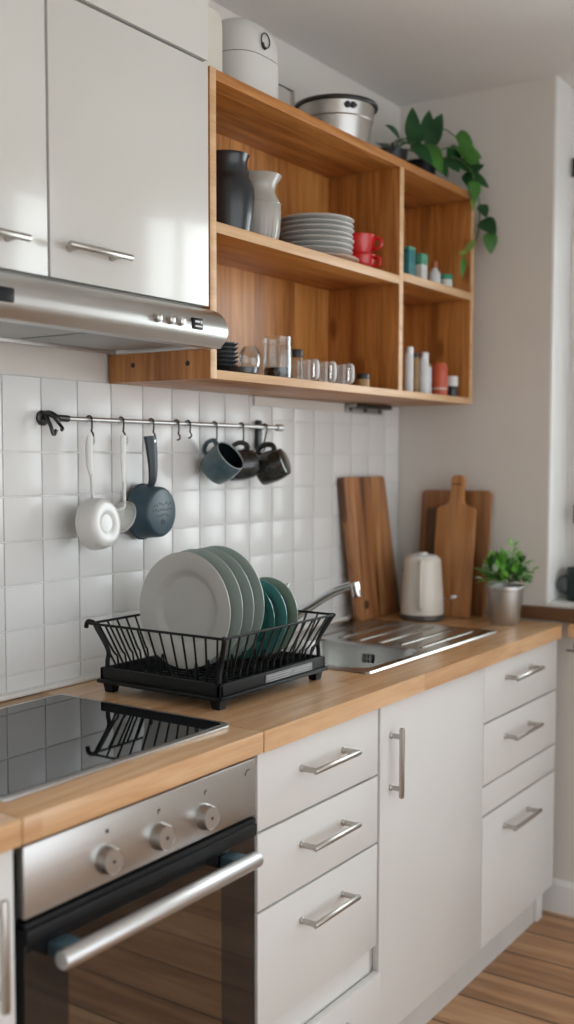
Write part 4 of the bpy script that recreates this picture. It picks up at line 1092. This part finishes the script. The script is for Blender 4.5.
def red_cup(label, x, y, z, R=.045, H=.052, ang=0.):
    t = thing('cup', label, 'cup', (x, y, z), (0, 0, ang), 'red cups on the middle shelf')
    b = bm(); lathe(b, [(0, 0), (R * .6, 0), (R * .72, .004), (R * .95, H * .6), (R, H - .003), (R * 1.03, H), (R * .97, H), (R * .88, H * .55), (R * .6, .007), (0, .006)], (0, 0, 0), 36); obj('body', b, 'red', t, local=True)
    b = bm(); tube(b, smooth_path([(R * .9, 0, H * .82), (R * 1.28, 0, H * .80), (R * 1.30, 0, H * .45), (R * .85, 0, H * .3)], 5), .005, 8); obj('handle', b, 'red', t, local=True)
    return t
red_cup('red cup standing on the shelf under another red cup', 1.662, -.215, ZM, .053, .054, -1.6)
red_cup('red cup set on top of the lower red cup', 1.662, -.215, ZM + .0535, .050, .058, -1.3)

# ------------------------------------------------------------------ middle shelf, small column
ZR = 2.0206
def canister(name, label, cat, x, y, r, h, mat, lid=None, lidh=.0, lidr=None, square=False, base=ZR, band=None, neck=None):
    t = thing(name, label, cat, (x, y, base))
    b = bm()
    if square: prism(b, rrect(x - r, x + r, y - r * .8, y + r * .8, .004, 3), base, base + h, 'xy', .002)
    elif neck: lathe(b, [(0, 0), (r * .95, 0), (r, .003), (r, h * .72), (r * .9, h * .82), (neck, h * .92), (neck, h), (0, h)], (x, y, base), 28)
    else: lathe(b, [(0, 0), (r * .95, 0), (r, .003), (r, h - .004), (r * .93, h), (0, h)], (x, y, base), 28)
    obj('body', b, mat, t)
    if lid:
        lr = lidr or r
        b = bm()
        if square: prism(b, rrect(x - r - .0005, x + r + .0005, y - r * .8 - .0005, y + r * .8 + .0005, .004, 3), base + h, base + h + lidh, 'xy', .002)
        else: lathe(b, [(0, 0), (lr, 0), (lr, lidh - .003), (lr * .92, lidh), (0, lidh)], (x, y, base + h), 28)
        obj('lid', b, lid, t)
    if band:
        z0, z1, bmt = band; b = bm()
        if square: prism(b, rrect(x - r - .0008, x + r + .0008, y - r * .8 - .0008, y + r * .8 + .0008, .004, 3), base + z0, base + z1, 'xy')
        else: lathe(b, [(r + .0006, z0), (r + .0006, z1)], (x, y, base), 28)
        obj('band', b, bmt, t)
    return t
canister('tea_tin', 'teal square tin on the small middle shelf touching the divider', 'tin', 1.915, -.240, .021, .096, 'tin_teal', 'tin_green', .010, square=True)
canister('tea_tin', 'white tin with a green top band beside the teal tin', 'tin', 1.990, -.245, .0195, .088, 'tin_white', 'tin_green', .008, square=True, band=(.062, .088, 'tin_green'))
canister('spice_bottle', 'white bottle with a terracotta stopper beside the green-banded tin', 'bottle', 2.066, -.255, .0195, .062, 'bottle_white', 'terracotta', .022, .010, neck=.010)
canister('tub', 'low white tub with a green lid under the trailing leaves', 'tub', 2.138, -.258, .023, .036, 'tin_white', 'green_lid', .016, .0235)
canister('spice_bottle', 'short jar with a terracotta lid behind the green-lidded tub', 'bottle', 2.135, -.150, .018, .060, 'tan', 'terracotta', .020)

# ------------------------------------------------------------------ bottom shelf, small column
ZL = ZS + .0206
canister('spice_bottle', 'slim white bottle with a silver cap touching the divider on the bottom shelf', 'bottle', 1.870, -.270, .0145, .120, 'bottle_white', 'alu', .018, .0145, base=ZL)
canister('spice_bottle', 'amber spice bottle between the two tall white bottles', 'bottle', 1.938, -.255, .0135, .112, 'amber', 'dark_green', .014, .011, base=ZL)
canister('spice_bottle', 'tall white bottle with a silver cap beside the amber bottle', 'bottle', 1.968, -.270, .0165, .112, 'bottle_white', 'alu', .018, .0165, base=ZL)
canister('spice_bottle', 'shorter white bottle squeezed beside the orange-red can', 'bottle', 2.036, -.252, .011, .090, 'bottle_white', 'tan', .010, .010, base=ZL)
canister('can', 'orange-red can on the bottom shelf', 'can', 2.080, -.270, .0265, .096, 'orange_red', 'orange_red', .008, .0225, base=ZL, band=(.02, .026, 'pink'))
canister('spice_jar', 'small jar with dark contents and white lid at the shelf end', 'jar', 2.163, -.272, .0205, .036, 'charcoal', 'white_ceramic', .032, .0215, base=ZL)

# ------------------------------------------------------------------ bottom shelf, big column
sauc = [(0, 0), (.020, 0), (.024, .003), (.037, .012), (.038, .015), (.036, .015), (.022, .006), (0, .005)]
s0 = obj('bowl', lathe(bm(), sauc, (0, 0, 0), 36), 'smoke', local=True)
labs = ['bottom dark saucer of the small stack by the hood', 'second dark saucer up in the small stack by the hood', 'third dark saucer up in the small stack by the hood', 'fourth dark saucer up in the small stack by the hood', 'fifth dark saucer up, just below the top of its stack', 'topmost dark saucer of the small stack by the hood']
for k, nm in enumerate(labs):
    o = s0 if k == 0 else s0.copy()
    o.name = 'saucer'
    if k: COL.objects.link(o)
    o.location = (1.036, -.205, ZL + .012 + k * .0105); tag(o, nm, 'saucer', 'dark saucers on the bottom shelf')
o = obj('dish', lathe(bm(), [(0, 0), (.036, 0), (.041, .003), (.043, .012), (.041, .012), (.038, .005), (0, .004)], (0, 0, 0), 32), 'smoke', local=True); o.location = (1.036, -.205, ZL); tag(o, 'low grey dish carrying the stack of dark saucers', 'dish')
o = obj('dish', lathe(bm(), [(0, 0), (.030, 0), (.034, .003), (.036, .016), (.034, .016), (.031, .005), (0, .004)], (0, 0, 0), 32), 'smoke', local=True); o.location = (1.020, -.278, ZL); tag(o, 'low smoky dish at the shelf edge before the glass globe', 'dish')
o = obj('glass_globe', lathe(bm(), [(0, 0), (.014, 0), (.016, .003), (.024, .018), (.0285, .040), (.026, .058), (.018, .070), (.016, .074), (.015, .074), (.024, .058), (.0268, .040), (.022, .018), (.013, .005), (0, .004)], (0, 0, 0), 36), 'glass', local=True)
o.location = (1.092, -.245, ZL); tag(o, 'round clear glass between the saucers and the big jar', 'glass')
GX, GY = 1.205, -.250
t = thing('glass_jar', 'straight clear glass jar with dark beans at the bottom', 'jar', (GX, GY, ZL))
b = bm(); lathe(b, [(0, 0), (.035, 0), (.037, .003), (.037, .080), (.0355, .084), (.0355, .090), (.037, .092), (.037, .106), (.0345, .106), (.0335, .09), (.035, .078), (.035, .005), (0, .004)], (GX, GY, ZL), 44); obj('body', b, 'glass', t)
b = bm(); lathe(b, [(0, .005), (.0345, .005), (.0345, .028), (.02, .031), (0, .030)], (GX, GY, ZL), 36); obj('contents', b, 'coffee', t)
canister('pepper_mill', 'slim white shaker beside the big glass jar', 'shaker', 1.275, -.235, .0085, .074, 'white_ceramic', 'white_ceramic', .008, .007, base=ZL)
o = thing('glass_mug', 'clear glass mug with a pale handle next to the slim white shaker', 'glass', (1.345, -.245, ZL), (0, 0, -1.75), 'glass mugs on the bottom shelf')
b = bm(); lathe(b, [(0, 0), (.021, 0), (.0235, .003), (.0255, .060), (.024, .060), (.022, .006), (0, .005)], (0, 0, 0), 36); obj('body', b, 'glass', o, local=True)
b = bm(); tube(b, smooth_path([(.024, 0, .056), (.036, 0, .055), (.039, 0, .040), (.037, 0, .015), (.023, 0, .008)], 5), .0056, 10); obj('handle', b, 'white_ceramic', o, local=True)
copy_thing(o, (1.430, -.245, ZL), 'clear glass mug with a pale handle, middle of the three')
copy_thing(o, (1.515, -.250, ZL), 'clear glass mug with a pale handle next to the black-lidded jar')
canister('spice_jar', 'jar with a dark domed lid behind the glass mugs', 'jar', 1.435, -.150, .021, .080, 'glass', 'charcoal', .020, .021, base=ZL)
canister('spice_jar', 'squat tan spice jar with a black lid beside the glass mugs', 'jar', 1.622, -.255, .0195, .026, 'tan', 'charcoal', .016, .019, base=ZL)

# ------------------------------------------------------------------ light
W = bpy.data.worlds.new('World'); S.world = W; W.use_nodes = True
wn = W.node_tree; bg = wn.nodes['Background']
bg.inputs[0].default_value = (.90, .95, 1.0, 1); bg.inputs[1].default_value = 2.4

def area(name, loc, rot, sx, sy, power, color):
    L = bpy.data.lights.new(name, 'AREA'); L.shape = 'RECTANGLE'; L.size = sx; L.size_y = sy; L.energy = power; L.color = color
    o = bpy.data.objects.new(name, L); COL.objects.link(o); o.location = loc; o.rotation_euler = rot; return o
area('window_daylight', (2.72, -1.28, 1.70), (0, PI / 2, 0), 1.30, 1.40, 30, (.93, .97, 1.0))

# ------------------------------------------------------------------ camera
f_px = 1078.4807
cam = bpy.data.cameras.new('camera'); co = bpy.data.objects.new('camera', cam); COL.objects.link(co)
cam.sensor_fit = 'VERTICAL'; cam.sensor_height = 36.0; cam.sensor_width = 36.0 * 574 / 1024
cam.lens = f_px / 1024 * 36.0
yaw, pit, rol = math.radians(55.7595), math.radians(-3.8377), math.radians(.0934)
fw = Vector((math.sin(yaw) * math.cos(pit), math.cos(yaw) * math.cos(pit), math.sin(pit)))
rt = Vector((math.cos(yaw), -math.sin(yaw), 0)); up = rt.cross(fw)
r2 = rt * math.cos(rol) + up * math.sin(rol); u2 = -rt * math.sin(rol) + up * math.cos(rol)
mw = Matrix((r2, u2, -fw)).transposed().to_4x4(); mw.translation = Vector((-1.0537, -1.8164, 1.4828))
co.matrix_world = mw
cam.shift_y = 18.9226 / 1024
cam.dof.use_dof = True; cam.dof.focus_distance = 2.35; cam.dof.aperture_fstop = 1.9
cam.clip_start = .05
S.camera = co

S.cycles.use_denoising = True
S.cycles.max_bounces = 10; S.cycles.transparent_max_bounces = 16
S.cycles.sample_clamp_indirect = 6
S.view_settings.view_transform = 'Standard'; S.view_settings.look = 'None'
S.view_settings.gamma = 1; S.view_settings.use_curve_mapping = False
S.view_settings.exposure = 0.0
